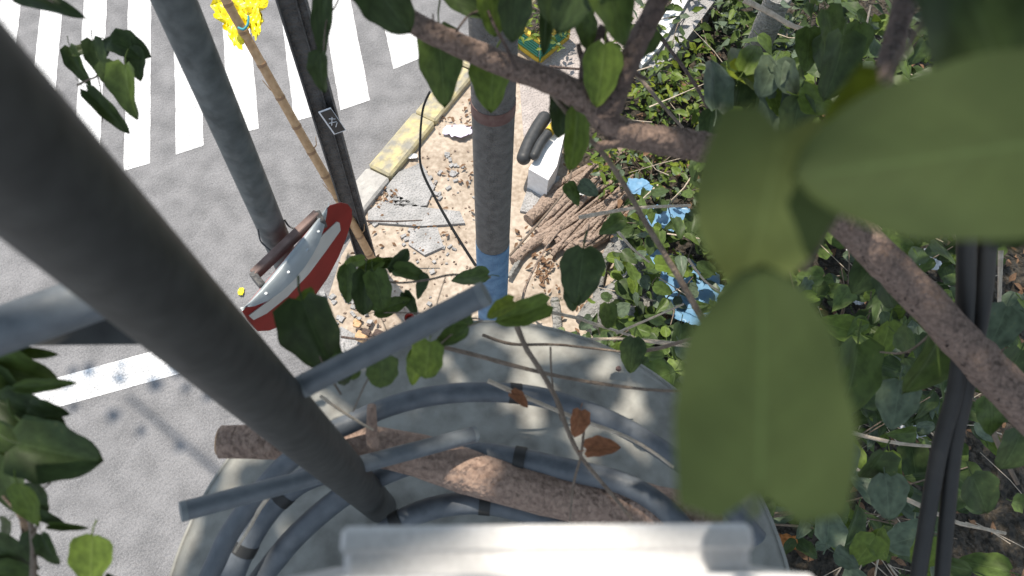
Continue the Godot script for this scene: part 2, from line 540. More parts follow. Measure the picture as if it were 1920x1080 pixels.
	for k in 3: sleafm.append(leaf_shape(140 + k, [0.45, 0.55, 0.4][k], 0.0, 0.15, [0.15, 0.3, 0.05][k], 0.1, 5, 3))
	tones = [
		leaf_mat(L(0.042, 0.066, 0.022), L(0.08, 0.12, 0.05), 1, 0.42, 0.25),
		leaf_mat(L(0.064, 0.098, 0.024), L(0.12, 0.17, 0.06), 2, 0.42, 0.4),
		leaf_mat(L(0.105, 0.155, 0.028), L(0.18, 0.24, 0.07), 3, 0.45, 0.6),
		leaf_mat(L(0.14, 0.18, 0.02), L(0.22, 0.25, 0.08), 4, 0.5, 0.6),
		leaf_mat(L(0.085, 0.115, 0.075), L(0.13, 0.17, 0.11), 5, 0.4, 0.3),
		leaf_mat(L(0.24, 0.10, 0.05), L(0.32, 0.18, 0.1), 6, 0.7, 0.3),
		leaf_mat(L(0.40, 0.20, 0.04), L(0.45, 0.28, 0.08), 7, 0.6, 0.4),
		leaf_mat(L(0.17, 0.10, 0.06), L(0.25, 0.17, 0.1), 8, 0.8, 0.2),
		leaf_mat(L(0.082, 0.108, 0.036), L(0.12, 0.16, 0.06), 9, 0.75, 0.5, 0.12),
		leaf_mat(L(0.037, 0.056, 0.019), L(0.06, 0.095, 0.035), 10, 0.75, 0.35, 0.12)]

func build_ground():
	# ---------- the setting ----------
	var b := Buf.new()
	b.quad(Vector3(-90, 0, -90), Vector3(90, 0, -90), Vector3(90, 0, 90), Vector3(-90, 0, 90), Vector3.UP)
	var road := part(self, "road", b.mesh(), M.asphalt)
	tag(road, "grey grainy asphalt road with white crossing bars", "", "", "structure")
	# bars of the crossing: their near corners, all running the same way across the road
	var dirv := ray(300, -1844)
	dirv.y = 0
	dirv = dirv.normalized()
	for q in [[-62, 415, -12, 399], [35, 384, 86, 368], [133, 352, 185, 336], [232, 321, 282, 306], [330, 290, 382, 273], [431, 254, 486, 241], [552, 228, 605, 213], [638, 207, 694, 188], [738, 130, 791, 108]]:
		var a := G(q[0], q[1], 0.004)
		var c := G(q[2], q[3], 0.004)
		var far := 4.6
		var bb := Buf.new()
		var nz := FastNoiseLite.new()
		nz.seed = int(q[0])
		nz.frequency = 3.0
		var n := 40          # worn, slightly uneven edges
		for k in n + 1:
			var t := float(k) / n
			var e := 0.012
			var w1 := a + dirv * far * t - (c - a).normalized() * e * nz.get_noise_2d(t * far * 3, 1)
			var w2 := c + dirv * far * t + (c - a).normalized() * e * nz.get_noise_2d(t * far * 3, 9)
			bb.v.append_array([w1, w2])
			bb.n.append_array([Vector3.UP, Vector3.UP])
			bb.uv.append_array([Vector2.ZERO, Vector2.ZERO])
		bb.grid(n + 1, 2, false)
		part(road, "crossing_bar", bb.mesh(), M.paint)
	var ln := Buf.new()
	ln.quad(G(-160, 782, 0.004), G(420, 621, 0.004), G(440, 672, 0.004), G(-160, 838, 0.004), Vector3.UP)
	part(road, "stop_line", ln.mesh(), M.paint)
	# the bare ground behind the kerb
	var dirt := part(self, "bare_ground", ground_poly([560, 1000, 590, 640, 640, 480, 688, 398, 762, 306, 848, 196, 930, 92, 1100, -160, 1500, -160, 1330, 300, 1250, 620, 1300, 1500, 600, 1500], 0.024, 0.1), M.dirt)
	tag(dirt, "sandy bare earth behind the kerb", "", "", "structure")
	var pave := part(self, "pavement", ground_poly([972, 130, 1060, 60, 1110, 20, 1190, -60, 1260, -60, 1165, 120, 1120, 210, 1060, 262, 985, 300], 0.032, 0.1), M.pave)
	tag(pave, "pinkish concrete paving beyond the posts", "", "", "structure")
	var soil := Buf.new()
	var nz2 := FastNoiseLite.new()
	nz2.seed = 5
	nz2.frequency = 0.9
	nz2.fractal_octaves = 4
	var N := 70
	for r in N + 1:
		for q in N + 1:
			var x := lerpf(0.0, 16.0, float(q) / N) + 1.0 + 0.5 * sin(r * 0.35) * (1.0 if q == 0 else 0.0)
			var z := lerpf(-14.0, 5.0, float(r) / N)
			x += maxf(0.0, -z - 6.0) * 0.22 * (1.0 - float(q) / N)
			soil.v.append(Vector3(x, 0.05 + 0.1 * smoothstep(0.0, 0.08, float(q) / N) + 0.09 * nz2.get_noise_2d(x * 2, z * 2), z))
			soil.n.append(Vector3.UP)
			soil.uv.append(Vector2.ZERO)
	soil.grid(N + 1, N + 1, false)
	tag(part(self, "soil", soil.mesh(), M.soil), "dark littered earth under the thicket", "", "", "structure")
	# kerb: separate blocks along the road's edge
	var kerb := Node3D.new()
	kerb.name = "kerb"
	add_child(kerb)
	tag(kerb, "worn kerb with faded yellow paint", "", "", "structure")
	var k0 := G(672, 402, 0.12)
	var k1 := G(846, 190, 0.12)
	var kd := (k1 - k0).normalized()
	var kn := Vector3(-kd.z, 0, kd.x)
	if kn.x > 0: kn = -kn
	var total := 7.0
	var len1 := 0.95
	var i := 0
	var s := -0.35
	while s < total:
		var c := k0 + kd * (s + len1 / 2) + kn * 0.15
		c.y = 0.035 if i > 0 else 0.02
		part(kerb, "kerb_block", round_box(c + Vector3(0, rng.randf_range(-0.008, 0.008), 0), kd * (len1 / 2 - 0.008), Vector3(0, 0.085, 0), kn * (0.15 + rng.randf_range(-0.01, 0.01)), 0.025), M.kerb if i > 0 else M.kerbgrey)
		s += len1
		i += 1
	# broken slabs lying on the earth
	var sl := [[[748, 322, 790, 305, 815, 350, 800, 385, 742, 390, 722, 352], "broken grey slab lying beside the kerb"], [[690, 396, 738, 362, 790, 388, 862, 396, 872, 418, 792, 424, 690, 416], "long grey concrete slab between the black post and the wire"], [[770, 428, 820, 426, 832, 462, 796, 478, 766, 458], "small pale slab sunk in the sand left of the blue-banded pole"]]
	for d in sl:
		tag(part(self, "concrete_slab", ground_poly(d[0], 0.058, 0.05), M.slab), d[1], "slab")
	tag(part(self, "concrete_footing", ground_poly([600, 640, 640, 612, 690, 640, 700, 690, 640, 720, 590, 700], 0.05, 0.06), M.slab), "pale concrete footing behind the big dark leaf at lower centre", "footing")

func build_trees():
	# the street tree that stands behind the lens and shades the thicket and the dish
	var foot := Vector3(2.6, 0.1, 1.6)
	var t := thing("shade_tree", "tall street tree whose crown shades the thicket and the dish", "tree", foot)
	var trunk := smooth_line([foot, Vector3(2.5, 2.5, 1.5), Vector3(2.3, 5.0, 1.3), Vector3(2.0, 7.4, 0.6)], 8)
	part(t, "trunk", tube_mesh(trunk, 0.2, 0.1, 14, 0.15, 5), M.bark)
	for e in [Vector3(-5.7, 8.4, -4.6), Vector3(-0.5, 8.4, -1.6), Vector3(3.5, 8.6, -3.0), Vector3(1.5, 8.7, -5.0), Vector3(4.5, 8.4, 0.5), Vector3(0.6, 8.6, 1.5)]:
		part(t, "limb", tube_mesh(smooth_line([Vector3(2.0, 7.4, 0.6), Vector3(2.0, 7.9, 0.4).lerp(e, 0.5) + Vector3(0, 0.2, 0), e], 7), 0.07, 0.02, 8, 0.15, 3), M.bark)
	var mm := MultiMesh.new()
	mm.transform_format = MultiMesh.TRANSFORM_3D
	mm.mesh = leafm[0]
	var xs := []
	while xs.size() < 13000:
		var p := Vector3(rng.randf_range(-2.4, 6.5), rng.randf_range(7.7, 9.2), rng.randf_range(-6.2, 2.0))
		# the crown's outline is uneven
		if p.x < -2.0 + 0.25 * sin(p.z * 2.1) + maxf(0.0, -p.z - 2.4) * 1.1: continue
		if Vector2(p.x + 0.36, p.z + 0.74).length() < 0.17 or Vector2(p.x + 0.5, p.z + 0.62).length() < 0.17 or Vector2(p.x + 0.85, p.z + 0.55).length() < 0.1: continue
		if p.x > 1.5 and sin(p.x * 1.7 + 0.6) * sin(p.z * 1.9 + p.y) > 0.62: continue
		var a := rng.randf() * TAU
		var z := Vector3(cos(a), rng.randf_range(-0.8, 0.2), sin(a)).normalized()
		var y := Vector3(rng.randf_range(-0.6, 0.6), 1, rng.randf_range(-0.6, 0.6))
		y = (y - z * y.dot(z)).normalized()
		var l := rng.randf_range(0.09, 0.16)
		xs.append(Transform3D(Basis(y.cross(z) * l, y * l, z * l), p))
	for k in 20:      # an outlying spray over the road
		var p := Vector3(-5.6 + rng.randfn(0, 0.6), 8.3 + rng.randf_range(-0.3, 0.3), -4.6 + rng.randfn(0, 0.25))
		var l := rng.randf_range(0.1, 0.17)
		xs.append(Transform3D(Basis(Vector3.UP, rng.randf() * TAU) * Basis(Vector3.RIGHT, rng.randf_range(-0.4, 0.5)) * Basis().scaled(Vector3.ONE * l), p))
	mm.instance_count = xs.size()
	for k in xs.size(): mm.set_instance_transform(k, Transform3D(Basis(), -foot) * xs[k])
	var crown := MultiMeshInstance3D.new()
	crown.multimesh = mm
	crown.material_override = tones[1]
	crown.name = "crown"
	t.add_child(crown)
	crown.set_meta("kind", "stuff")

func build_poles():
	# the pole that carries the lens, close by and dark
	var d := (ray(900, 1130)).normalized()
	var a := P(511, 755, 0.83)
	var bottom := a + d * ((0.0 - a.y) / d.y)
	var top := a - d * 1.5
	var o := thing("climbing_pole", "dark grey leaning steel pole with climbing pegs right beside the lens", "pole", bottom)
	part(o, "shaft", tube_mesh(smooth_line([top, a, bottom], 12), 0.038, 0.038, 40), M.pole)
	var pegs := [[[[572, 722, 0.84], [905, 553, 0.80]], 0.0145], [[[345, 958, 1.12], [888, 815, 1.42]], 0.0163], [[[-200, 690, 0.60], [215, 545, 0.62]], 0.0215]]
	for q in pegs:
		var p0 := P(q[0][0][0], q[0][0][1], q[0][0][2])
		var p1 := P(q[0][1][0], q[0][1][1], q[0][1][2])
		var r: float = q[1]
		var ax := (p1 - p0).normalized()
		var pg := part(o, "peg", tube_mesh([p0, p0 + ax * 0.002, p0.lerp(p1, 0.5), p1 - ax * 0.002, p1], r, r, 24), M.rung)
		part(pg, "end_cap", tube_mesh([p1 - ax * 0.004, p1 + ax * 0.003, p1 + ax * 0.005], r * 1.03, r * 1.0, 24), M.capgrey)
		part(pg, "end_cap", tube_mesh([p0 + ax * 0.004, p0 - ax * 0.003, p0 - ax * 0.005], r * 1.03, r * 1.0, 24), M.capgrey)
	var cl := []
	for q in [[-120, 598], [110, 566], [215, 588], [262, 612], [262, 646], [-120, 650]]: cl.append(P(q[0], q[1], 0.66))
	part(o, "clamp_plate", prism_pts(cl, -(cb * Vector3(0, 0, 1)) * 0.012), M.pole)
	# slim grey pole that carries the sign
	var s0 := P(327, 0, 1.66)
	var s1 := P(515, 440, 2.55)
	var sd := (s1 - s0).normalized()
	var sb := s1 + sd * (-s1.y / sd.y)
	var g := thing("sign_pole", "smooth grey round pole that carries the bent red sign", "pole", sb)
	part(g, "shaft", tube_mesh(smooth_line([s0 - sd * 2.4, s1, sb], 10), 0.054, 0.044, 32), M.grey)
	# black steel channel post
	var base := G(690, 492, 0.02)
	var tp := P(546, -6, 4.5)
	var pd := (tp - base).normalized()
	var post := thing("channel_post", "black rusty steel channel post standing between bamboo and kerb", "post", base)
	var topp := base + pd * (base.distance_to(tp) + 1.2)
	var w := cb * Vector3(0.96, 0.28, 0)
	w = (w - pd * w.dot(pd)).normalized()
	var f := pd.cross(w)
	if f.dot(eye - base) < 0: f = -f
	var mid := base.lerp(topp, 0.5)
	var half := pd * base.distance_to(topp) * 0.5
	part(post, "web", round_box(mid, w * 0.088, half, f * 0.006, 0.003), M.black)
	for sgn in [-1.0, 1.0]:
		part(post, "flange", round_box(mid + w * sgn * 0.09 + f * 0.03, w * 0.007, half, f * 0.04, 0.003), M.black)
	part(post, "rib", round_box(mid + w * 0.025 + f * 0.02, w * 0.006, half, f * 0.014, 0.003), M.black)
	# sticker plate
	var sc := base.lerp(topp, 0.0) + pd * ((P(617, 232, 5.4) - base).dot(pd))
	sc += f * 0.078 + w * 0.045
	var q0 := (w * 0.97 + pd * 0.25).normalized()
	var q1 := (pd * 0.97 - w * 0.25).normalized()
	var plate := thing("notice_plate", "small black diamond-shaped notice with white scrawl on the black channel post", "notice", sc)
	part(plate, "backing", round_box(sc, q0 * 0.052, q1 * 0.14, f * 0.003, 0.002), M.litterwhite)
	part(plate, "face", round_box(sc + f * 0.005 + q0 * 0.005, q0 * 0.044, q1 * 0.128, f * 0.002, 0.001), M.rubber)
	for k in [[-0.02, -0.03, 0.02, 0.05], [-0.01, 0.045, 0.035, 0.02], [0.0, -0.06, 0.03, -0.02], [-0.03, 0.0, 0.03, -0.01]]:
		var u0: Vector3 = sc + f * 0.008 + q0 * k[0] + q1 * k[1]
		var u1: Vector3 = sc + f * 0.008 + q0 * k[2] + q1 * k[3]
		part(plate, "scrawl", tube_mesh([u0, u1], 0.004, 0.003, 5), M.litterwhite)
	# the thick utility pole with a blue foot
	var D := 2.23
	var c0 := P(925, 170, 3.06)
	var ub := Vector3(c0.x, 0, c0.z)
	var u := thing("utility_pole", "thick grey concrete pole with a blue painted lower part", "pole", ub)
	var hblue := G(922, 452, 0.0)
	var yb := c0.y - 0.0
	# height at which the paint starts, seen at y = 452
	var rr := ray(922, 452)
	var tt := Vector2(ub.x - eye.x, ub.z - eye.z).length() / Vector2(rr.x, rr.z).length()
	yb = eye.y + rr.y * tt
	part(u, "shaft", tube_mesh(smooth_line([Vector3(ub.x, 8.8, ub.z), Vector3(ub.x, 7, ub.z), Vector3(ub.x, yb, ub.z)], 8), 0.1, 0.1, 40), M.central)
	part(u, "blue_foot", tube_mesh(smooth_line([Vector3(ub.x, yb - 0.001, ub.z), Vector3(ub.x, 1, ub.z), Vector3(ub.x, 0, ub.z)], 8), 0.102, 0.103, 40), M.blue)
	var yr := c0.y - 0.08
	part(u, "rust_band", tube_mesh([Vector3(ub.x, yr + 0.03, ub.z), Vector3(ub.x, yr, ub.z), Vector3(ub.x, yr - 0.04, ub.z)], 0.1025, 0.1025, 40), M.rust)

	# bamboo cane with a yellow bag
	var bb := G(716, 522, 0.02)
	var bt := P(428, 8, 5.1)
	var bl := smooth_line([bb, bb.lerp(bt, 0.3) + Vector3(0.03, 0.0, 0.02), bb.lerp(bt, 0.65) + Vector3(0.02, 0, 0.03), bt, bt + (bt - bb) * 0.12], 8)
	var cane := thing("bamboo_cane", "long tan bamboo cane leaning beside the black channel post", "cane", bb)
	part(cane, "culm", tube_mesh(bl, 0.043, 0.034, 14, 0.06, 4), M.cane)
	for k in 12:
		var p: Vector3 = bl[2 + k * 2]
		var dd: Vector3 = (bl[3 + k * 2] - bl[1 + k * 2]).normalized()
		var r := lerpf(0.0455, 0.0365, (2.0 + k * 2) / bl.size())
		part(cane, "node", tube_mesh([p - dd * 0.012, p, p + dd * 0.012], r, r, 14), M.canenode)
		if k % 2 == 0:
			var sd2 := (cb * Vector3([-1, 1][(k / 2) % 2], 0.5, 0.2)).normalized()
			part(cane, "side_shoot", tube_mesh([p, p + sd2 * 0.07 + dd * 0.03, p + sd2 * 0.1 + dd * 0.1], 0.007, 0.003, 5), M.cane)
	var bag := thing("yellow_bag", "bright yellow plastic bag tied to the top of the bamboo cane", "bag", P(448, 20, 5.3))
	part(bag, "sheet", crumple(P(446, 2, 5.32), cb * Vector3(0.23, 0.0, 0.05), cb * Vector3(0.05, -0.27, 0.02), 0.045, 14, 24), M.yellow)
	part(bag, "hanging_corner", crumple(P(440, 62, 5.26), cb * Vector3(0.06, -0.02, 0), cb * Vector3(0.04, -0.13, 0), 0.012, 15), M.yellow)
	part(bag, "hanging_corner", crumple(P(480, 42, 5.26), cb * Vector3(0.04, 0, 0), cb * Vector3(0, -0.13, 0), 0.01, 17), M.yellow)
	part(bag, "printed_mark", tube_mesh(smooth_line([P(447, 52, 5.17), P(457, 55, 5.16), P(465, 45, 5.16), P(466, 30, 5.16)], 5), 0.01, 0.009, 6), M.teal)

func build_sign():
	var h := 4.32
	var fold0 := G(455, 584, h)
	var fold1 := G(618, 386, h)
	var along := (fold1 - fold0).normalized()
	var front := Vector3(-along.z, 0, along.x)
	if front.dot(eye - fold0) < 0: front = -front
	var pl := Plane(front, fold0)
	var on := func(x, y, off):
		var hit = Plane(front, fold0 + front * off).intersects_ray(eye, ray(x, y))
		return hit
	var o := thing("traffic_sign", "red round no-entry sign bent over so its bare metal back shows", "sign", (fold0 + fold1) / 2)
	var redp := []
	for q in [[455, 584], [468, 604], [484, 621], [505, 620], [532, 609], [560, 590], [590, 556], [614, 522], [635, 482], [650, 445], [660, 412], [660, 393], [652, 383], [640, 380], [618, 386]]:
		redp.append(on.call(q[0], q[1], 0.0))
	part(o, "red_face", prism_pts(redp, -front * 0.004), M.red)
	var barp := []
	for q in [[467, 592], [476, 600], [500, 588], [540, 556], [580, 513], [612, 470], [639, 432], [637, 418], [632, 416], [606, 440], [560, 500], [510, 560]]:
		barp.append(on.call(q[0], q[1], 0.004))
	part(o, "white_bar", prism_pts(barp, -front * 0.003), M.bar)
	# the upper half folded forward, nearly level, curling down a little at its rim
	var b := Buf.new()
	var arc := [[456, 585], [480, 579], [504, 567], [528, 548], [550, 526], [570, 502], [586, 478], [599, 455], [608, 432], [614, 410], [619, 388]]
	var n := 9
	var g := []
	for k in arc.size():
		var t := float(k) / (arc.size() - 1)
		var f0 := fold0.lerp(fold1, t)
		var r := G(arc[k][0], arc[k][1], h - 0.03)
		for j in n:
			var s := float(j) / (n - 1)
			var p := f0.lerp(r, s)
			p.y = h + 0.035 * sin(s * PI) * sin(t * PI) - 0.03 * s * s * sin(t * PI)
			g.append(p)
	for side in [1.0, -1.0]:
		for k in arc.size():
			for j in n:
				var i := k * n + j
				var dx: Vector3 = g[mini(k + 1, arc.size() - 1) * n + j] - g[maxi(k - 1, 0) * n + j]
				var dy: Vector3 = g[k * n + mini(j + 1, n - 1)] - g[k * n + maxi(j - 1, 0)]
				var m := dx.cross(dy).normalized()
				if m.y < 0: m = -m
				if m.length() < 0.5: m = Vector3.UP
				b.v.append(g[i] + m * 0.0018 * side)
				b.n.append(m * side)
				b.uv.append(Vector2.ZERO)
		b.grid(arc.size(), n, false)
	part(o, "folded_back", b.mesh(), M.alu)
	for k in [[500, 552], [542, 512], [577, 470], [598, 436]]:
		var rc := G(k[0], k[1], h + 0.022)
		part(o, "rivet", tube_mesh([rc, rc + Vector3(0, 0.006, 0), rc + Vector3(0, 0.008, 0)], 0.006, 0.005, 10), M.alu)
	# bracket
	var br0 := G(476, 516, h)
	var br1 := G(596, 402, h)
	var bd := (br1 - br0).normalized()
	var bn := Vector3(-bd.z, 0, bd.x)
	part(o, "bracket_bar", round_box((br0 + br1) / 2, bd * br0.distance_to(br1) * 0.5, Vector3(0, 0.02, 0), bn * 0.014, 0.003), M.brownbar)
	for q in [[476, 516, 494, 538], [596, 402, 606, 420]]:
		var e0 := G(q[0], q[1], h)
		var e1 := G(q[2], q[3], h - 0.01)
		var ed := (e1 - e0).normalized()
		part(o, "bracket_arm", round_box((e0 + e1) / 2 - Vector3(0, 0.003, 0), ed * e0.distance_to(e1) * 0.55, Vector3(0, 0.024, 0), Vector3(-ed.z, 0, ed.x) * 0.012, 0.003), M.black)
	var w := px_line([484, 430, 489, 452, 503, 466, 510, 472], 2.42, 2.42)
	part(o, "tie_wire", tube_mesh(w, 0.003, 0.003, 5), M.black)
	part(o, "tie_wire", tube_mesh(px_line([534, 412, 542, 424, 556, 430], 2.5, 2.5), 0.004, 0.003, 5), M.black)

func build_dish():
	# a big round plate under the pole, cable loops over it and a sawn limb across
	var c := P(900, 1090, 1.66)
	var u := cb * Vector3.RIGHT
	var t := deg_to_rad(36.0)
	var v := cb * Vector3(0, cos(t), -sin(t))
	var nn := u.cross(v)
	if nn.dot(eye - c) < 0: nn = -nn
	var R := 0.745
	var o := thing("round_plate", "big round pale grey plate under the cable loops", "plate", c)
	var b := Buf.new()
	var prof := [[0.0, 0.03], [0.25, 0.028], [0.5, 0.022], [0.75, 0.012], [0.97, 0.0], [0.995, -0.002], [1.0, -0.007], [0.995, -0.014], [0.5, -0.012], [0.0, -0.012]]
	for q in prof:
		for k in 96:
			var a := TAU * k / 96
			b.v.append(c + (u * cos(a) + v * sin(a)) * R * q[0] + nn * q[1])
			var m: Vector3 = nn
			if q[1] < -0.01: m = -nn
			elif q[0] > 0.99: m = (nn * 0.4 + u * cos(a) + v * sin(a)).normalized()
			b.n.append(m)
			b.uv.append(Vector2.ZERO)
	b.grid(prof.size(), 96, true)
	part(o, "plate", b.mesh(), M.dish)
	for k in 8:
		var bp: Vector3 = c + (u * cos(TAU * k / 8 + 0.2) + v * sin(TAU * k / 8 + 0.2)) * R * 0.93
		part(o, "bolt", tube_mesh([bp, bp + nn * 0.008, bp + nn * 0.011], 0.009, 0.007, 6), M.rust)
	var rim := []
	for k in 97: rim.append(c + (u * cos(TAU * k / 96) + v * sin(TAU * k / 96)) * R - nn * 0.006)
	part(o, "rim", tube_mesh(rim, 0.006, 0.006, 8), M.dish)
	var loops := [
		[[380, 1110, 402, 1060, 440, 985, 520, 885, 600, 822, 665, 790, 730, 762, 810, 742, 900, 735, 1000, 742, 1100, 770, 1190, 812, 1262, 858, 1340, 920, 1420, 1010], 38, 1.32, 1.42, "outermost blue-grey cable loop arching over the round plate"],
		[[470, 1110, 520, 1045, 570, 990, 650, 925, 740, 880, 830, 852, 900, 850, 990, 864, 1080, 884, 1165, 905, 1235, 945, 1300, 1010], 42, 1.58, 1.40, "second cable loop running behind the sawn limb, a sunlit patch on it"],
		[[640, 1110, 690, 1030, 760, 972, 850, 945, 940, 948, 1040, 982, 1120, 1040], 42, 1.5, 1.5, "innermost cable loop just above the white housing"],
		[[420, 1120, 452, 1040, 500, 960, 560, 905, 620, 880], 46, 1.52, 1.55, "short pale cable loop at the left below the long peg"]]
	for q in loops:
		tag(part(self, "cable_loop", tube_mesh(px_line(q[0], q[2], q[3], 6), q[1] * 0.5 * q[2] / F, q[1] * 0.5 * q[3] / F, 18, 0.02, 3), M.hose), q[4], "cable", "cable loops over the round plate")
		var lp := get_child(get_child_count() - 1)
		var ln := px_line(q[0], q[2], q[3], 6)
		for k in [int(ln.size() * 0.3), int(ln.size() * 0.62)]:
			var td: Vector3 = (ln[k + 1] - ln[k - 1]).normalized() * 0.012
			var tr: float = q[1] * 0.5 * q[2] / F * 1.07
			part(lp, "tie_band", tube_mesh([ln[k] - td, ln[k], ln[k] + td], tr, tr, 18), M.strap)
	var lg := px_line([414, 828, 520, 828, 640, 830, 760, 848, 900, 890, 1050, 925, 1200, 955, 1330, 990], 1.42, 1.5, 5)
	var log_ := thing("sawn_limb", "brown rough-barked sawn tree limb lying across the round plate", "log", lg[0])
	var bb := Buf.new()
	tube(bb, lg, 0.033, 0.062, 28, 0.07, 9)
	part(log_, "bark", bb.mesh(), M.logbark)
	var ld: Vector3 = (lg[1] - lg[0]).normalized()
	part(log_, "sawn_end", tube_mesh([lg[0] + ld * 0.004, lg[0] - ld * 0.004], 0.029, 0.028, 20, 0.1, 3), M.wood)
	var st := P(697, 812, 1.29)
	part(log_, "side_stub", tube_mesh([P(700, 835, 1.31), st, P(697, 760, 1.27)], 0.013, 0.008, 10, 0.2, 3), M.logbark)
	# white housing below the lens
	var ux := cb * Vector3(1, 0.008, 0)
	var uy := cb * Vector3(0, 0.945, -0.327)
	var uz := cb * Vector3(0, 0.327, 0.945)
	var hc := P(1018, 1072, 0.43)
	var hs := thing("white_housing", "white painted metal housing just below the lens", "housing", hc)
	part(hs, "body", round_box(hc, ux * 0.112, uy * 0.026, uz * 0.058, 0.005), M.boxwhite)
	part(hs, "lid", round_box(hc + uy * 0.020 + uz * 0.002, ux * 0.1135, uy * 0.0075, uz * 0.0585, 0.003), M.boxwhite)
	part(hs, "flange", round_box(P(1020, 1100, 0.40), ux * 0.136, uy * 0.009, uz * 0.056, 0.003), M.boxwhite)

func build_street_things():
	# white painted block
	var o := thing("white_block", "white painted concrete block beside the tree roots", "block", G(1010, 372, 0.02))
	part(o, "body", ground_poly([991, 317, 1028, 338, 1044, 312, 1060, 247, 1050, 238, 1030, 243, 1008, 290], 0.39, 0.36), M.white)
	part(o, "plinth", ground_poly([975, 395, 1012, 402, 1040, 372, 1050, 330, 1000, 320], 0.06, 0.04), M.slab)
	# black rubber tubes
	var spots := [[[982, 296, 992, 270, 1008, 240, 1020, 222], 30, "fat black rubber tube leaning on the white block"], [[1002, 292, 1014, 268, 1028, 250], 20, "thinner black rubber tube with a yellow cuff against the white block"]]
	for k in 2:
		var q: Array = spots[k]
		var pts := []
		for j in q[0].size() / 2: pts.append(G(q[0][2 * j], q[0][2 * j + 1], 0.42 + 0.05 * k))
		var ln := smooth_line(pts, 8)
		var r: float = q[1] * 0.5 * 6.9 / F
		var g := thing("rubber_tube", q[2], "tube", pts[0])
		var b := Buf.new()
		tube(b, ln, r, r, 20)
		part(g, "sleeve", b.mesh(), M.rubber)
		for e in [0, ln.size() - 1]:
			var s := SphereMesh.new()
			s.radius = r
			s.height = 2 * r
			s.radial_segments = 20
			s.rings = 10
			if k == 0 or e == 0: part(g, "rounded_end", s, M.rubber, Transform3D(Basis(), ln[e]))
		if k == 1:
			var d: Vector3 = (ln[-1] - ln[-2]).normalized()
			for j in 2:
				var p: Vector3 = ln[-1] + d * (0.02 + j * 0.085)
				part(g, "yellow_cuff", tube_mesh([p, p + d * 0.003, p + d * 0.07, p + d * 0.075], r * 1.04, r * 1.04, 20), M.yellowpaint)
	# slatted planter in yellow and green
	var near := G(1012, 117, 0.03)
	var right := G(1063, 73, 0.03)
	var left := G(958, 78, 0.03)
	var pl := thing("planter_box", "yellow framed planter box with green slats on the far pavement", "planter", near)
	var hh := 0.34
	for side in 2:
		var e: Vector3 = right if side == 0 else left
		var d := (e - near).normalized()
		var l := near.distance_to(e)
		var mid := near + d * l * 0.5
		var nrm := Vector3(-d.z, 0, d.x)
		if nrm.dot(eye - near) < 0: nrm = -nrm
		for k in 6:
			part(pl, "slat", round_box(mid + Vector3(0, 0.085 + k * 0.043, 0) + nrm * 0.004, d * (l / 2 - 0.03), Vector3(0, 0.015, 0), nrm * 0.008, 0.003), M.greenpaint)
		part(pl, "backing", round_box(mid + Vector3(0, hh / 2, 0) - nrm * 0.03, d * (l / 2 - 0.01), Vector3(0, hh / 2 - 0.01, 0), nrm * 0.012, 0.003), M.white)
		part(pl, "bottom_rail", round_box(mid + Vector3(0, 0.033, 0) + nrm * 0.012, d * (l / 2), Vector3(0, 0.032, 0), nrm * 0.016, 0.004), M.yellowpaint)
		part(pl, "top_rail", round_box(mid + Vector3(0, hh, 0) + nrm * 0.01, d * (l / 2 + 0.01), Vector3(0, 0.022, 0), nrm * 0.035, 0.004), M.yellowpaint)
		part(pl, "corner_post", round_box(e + Vector3(0, hh / 2, 0), d * 0.022, Vector3(0, hh / 2, 0), nrm * 0.026, 0.004), M.yellowpaint)
	part(pl, "corner_post", round_box(near + Vector3(0, hh / 2, 0), (right - near).normalized() * 0.012, Vector3(0, hh / 2 - 0.03, 0), (left - near).normalized() * 0.012, 0.003), M.greenpaint)
	part(pl, "soil_bed", prism_pts([near + Vector3(0, 0.27, 0) + (right + left - 2 * near) * 0.06, right + Vector3(0, 0.27, 0), right + left - near + Vector3(0, 0.27, 0), left + Vector3(0, 0.27, 0)], Vector3(0, -0.2, 0)), M.soil)
	# low wall with white coping
	var wl := thing("low_wall", "low grey wall with a white coping among the shrubs at the top", "wall", G(1240, 130, 0.05))
	part(wl, "coping", ground_poly([1192, 108, 1205, 122, 1238, 88, 1325, -60, 1290, -60, 1255, 12], 0.56, 0.07), M.white)
	part(wl, "body", ground_poly([1200, 116, 1232, 130, 1262, 108, 1385, -60, 1300, -60, 1240, 70], 0.485, 0.45), M.slab)
	# grey drum standing in the shrubs
	var dr := thing("grey_pipe", "thick weathered grey pipe leaning in the shrubs at the top", "pipe", G(1412, 108, 0.1))
	var db := Buf.new()
	tube(db, smooth_line([G(1412, 108, 0.25), P(1432, 62, 7.4), P(1462, -12, 6.8)], 6), 0.15, 0.13, 20, 0.05, 6)
	part(dr, "pipe", db.mesh(), M.rootgrey)
	# red pipe stub
	var rp := G(776, 646, 0.05)
	var rt := P(768, 596, 5.6)
	var pipe := thing("red_pipe", "short open red pipe standing in the sand behind the upper peg", "pipe", rp)
	var pb := Buf.new()
	tube(pb, smooth_line([rp, rt], 4), 0.05, 0.042, 18, 0, 1, true)
	tube(pb, smooth_line([rp, rt], 4), 0.043, 0.036, 18, 0, 1, true)
	part(pipe, "wall", pb.mesh(), M.redpipe)
	# hanging wires
	tag(part(self, "black_wire", tube_mesh(px_line([806, 172, 793, 205, 788, 260, 790, 315, 818, 375, 855, 440, 892, 498], 3.4, 4.0, 6), 0.006, 0.009, 6), M.strap), "thin black wire hanging left of the thick pole", "wire")
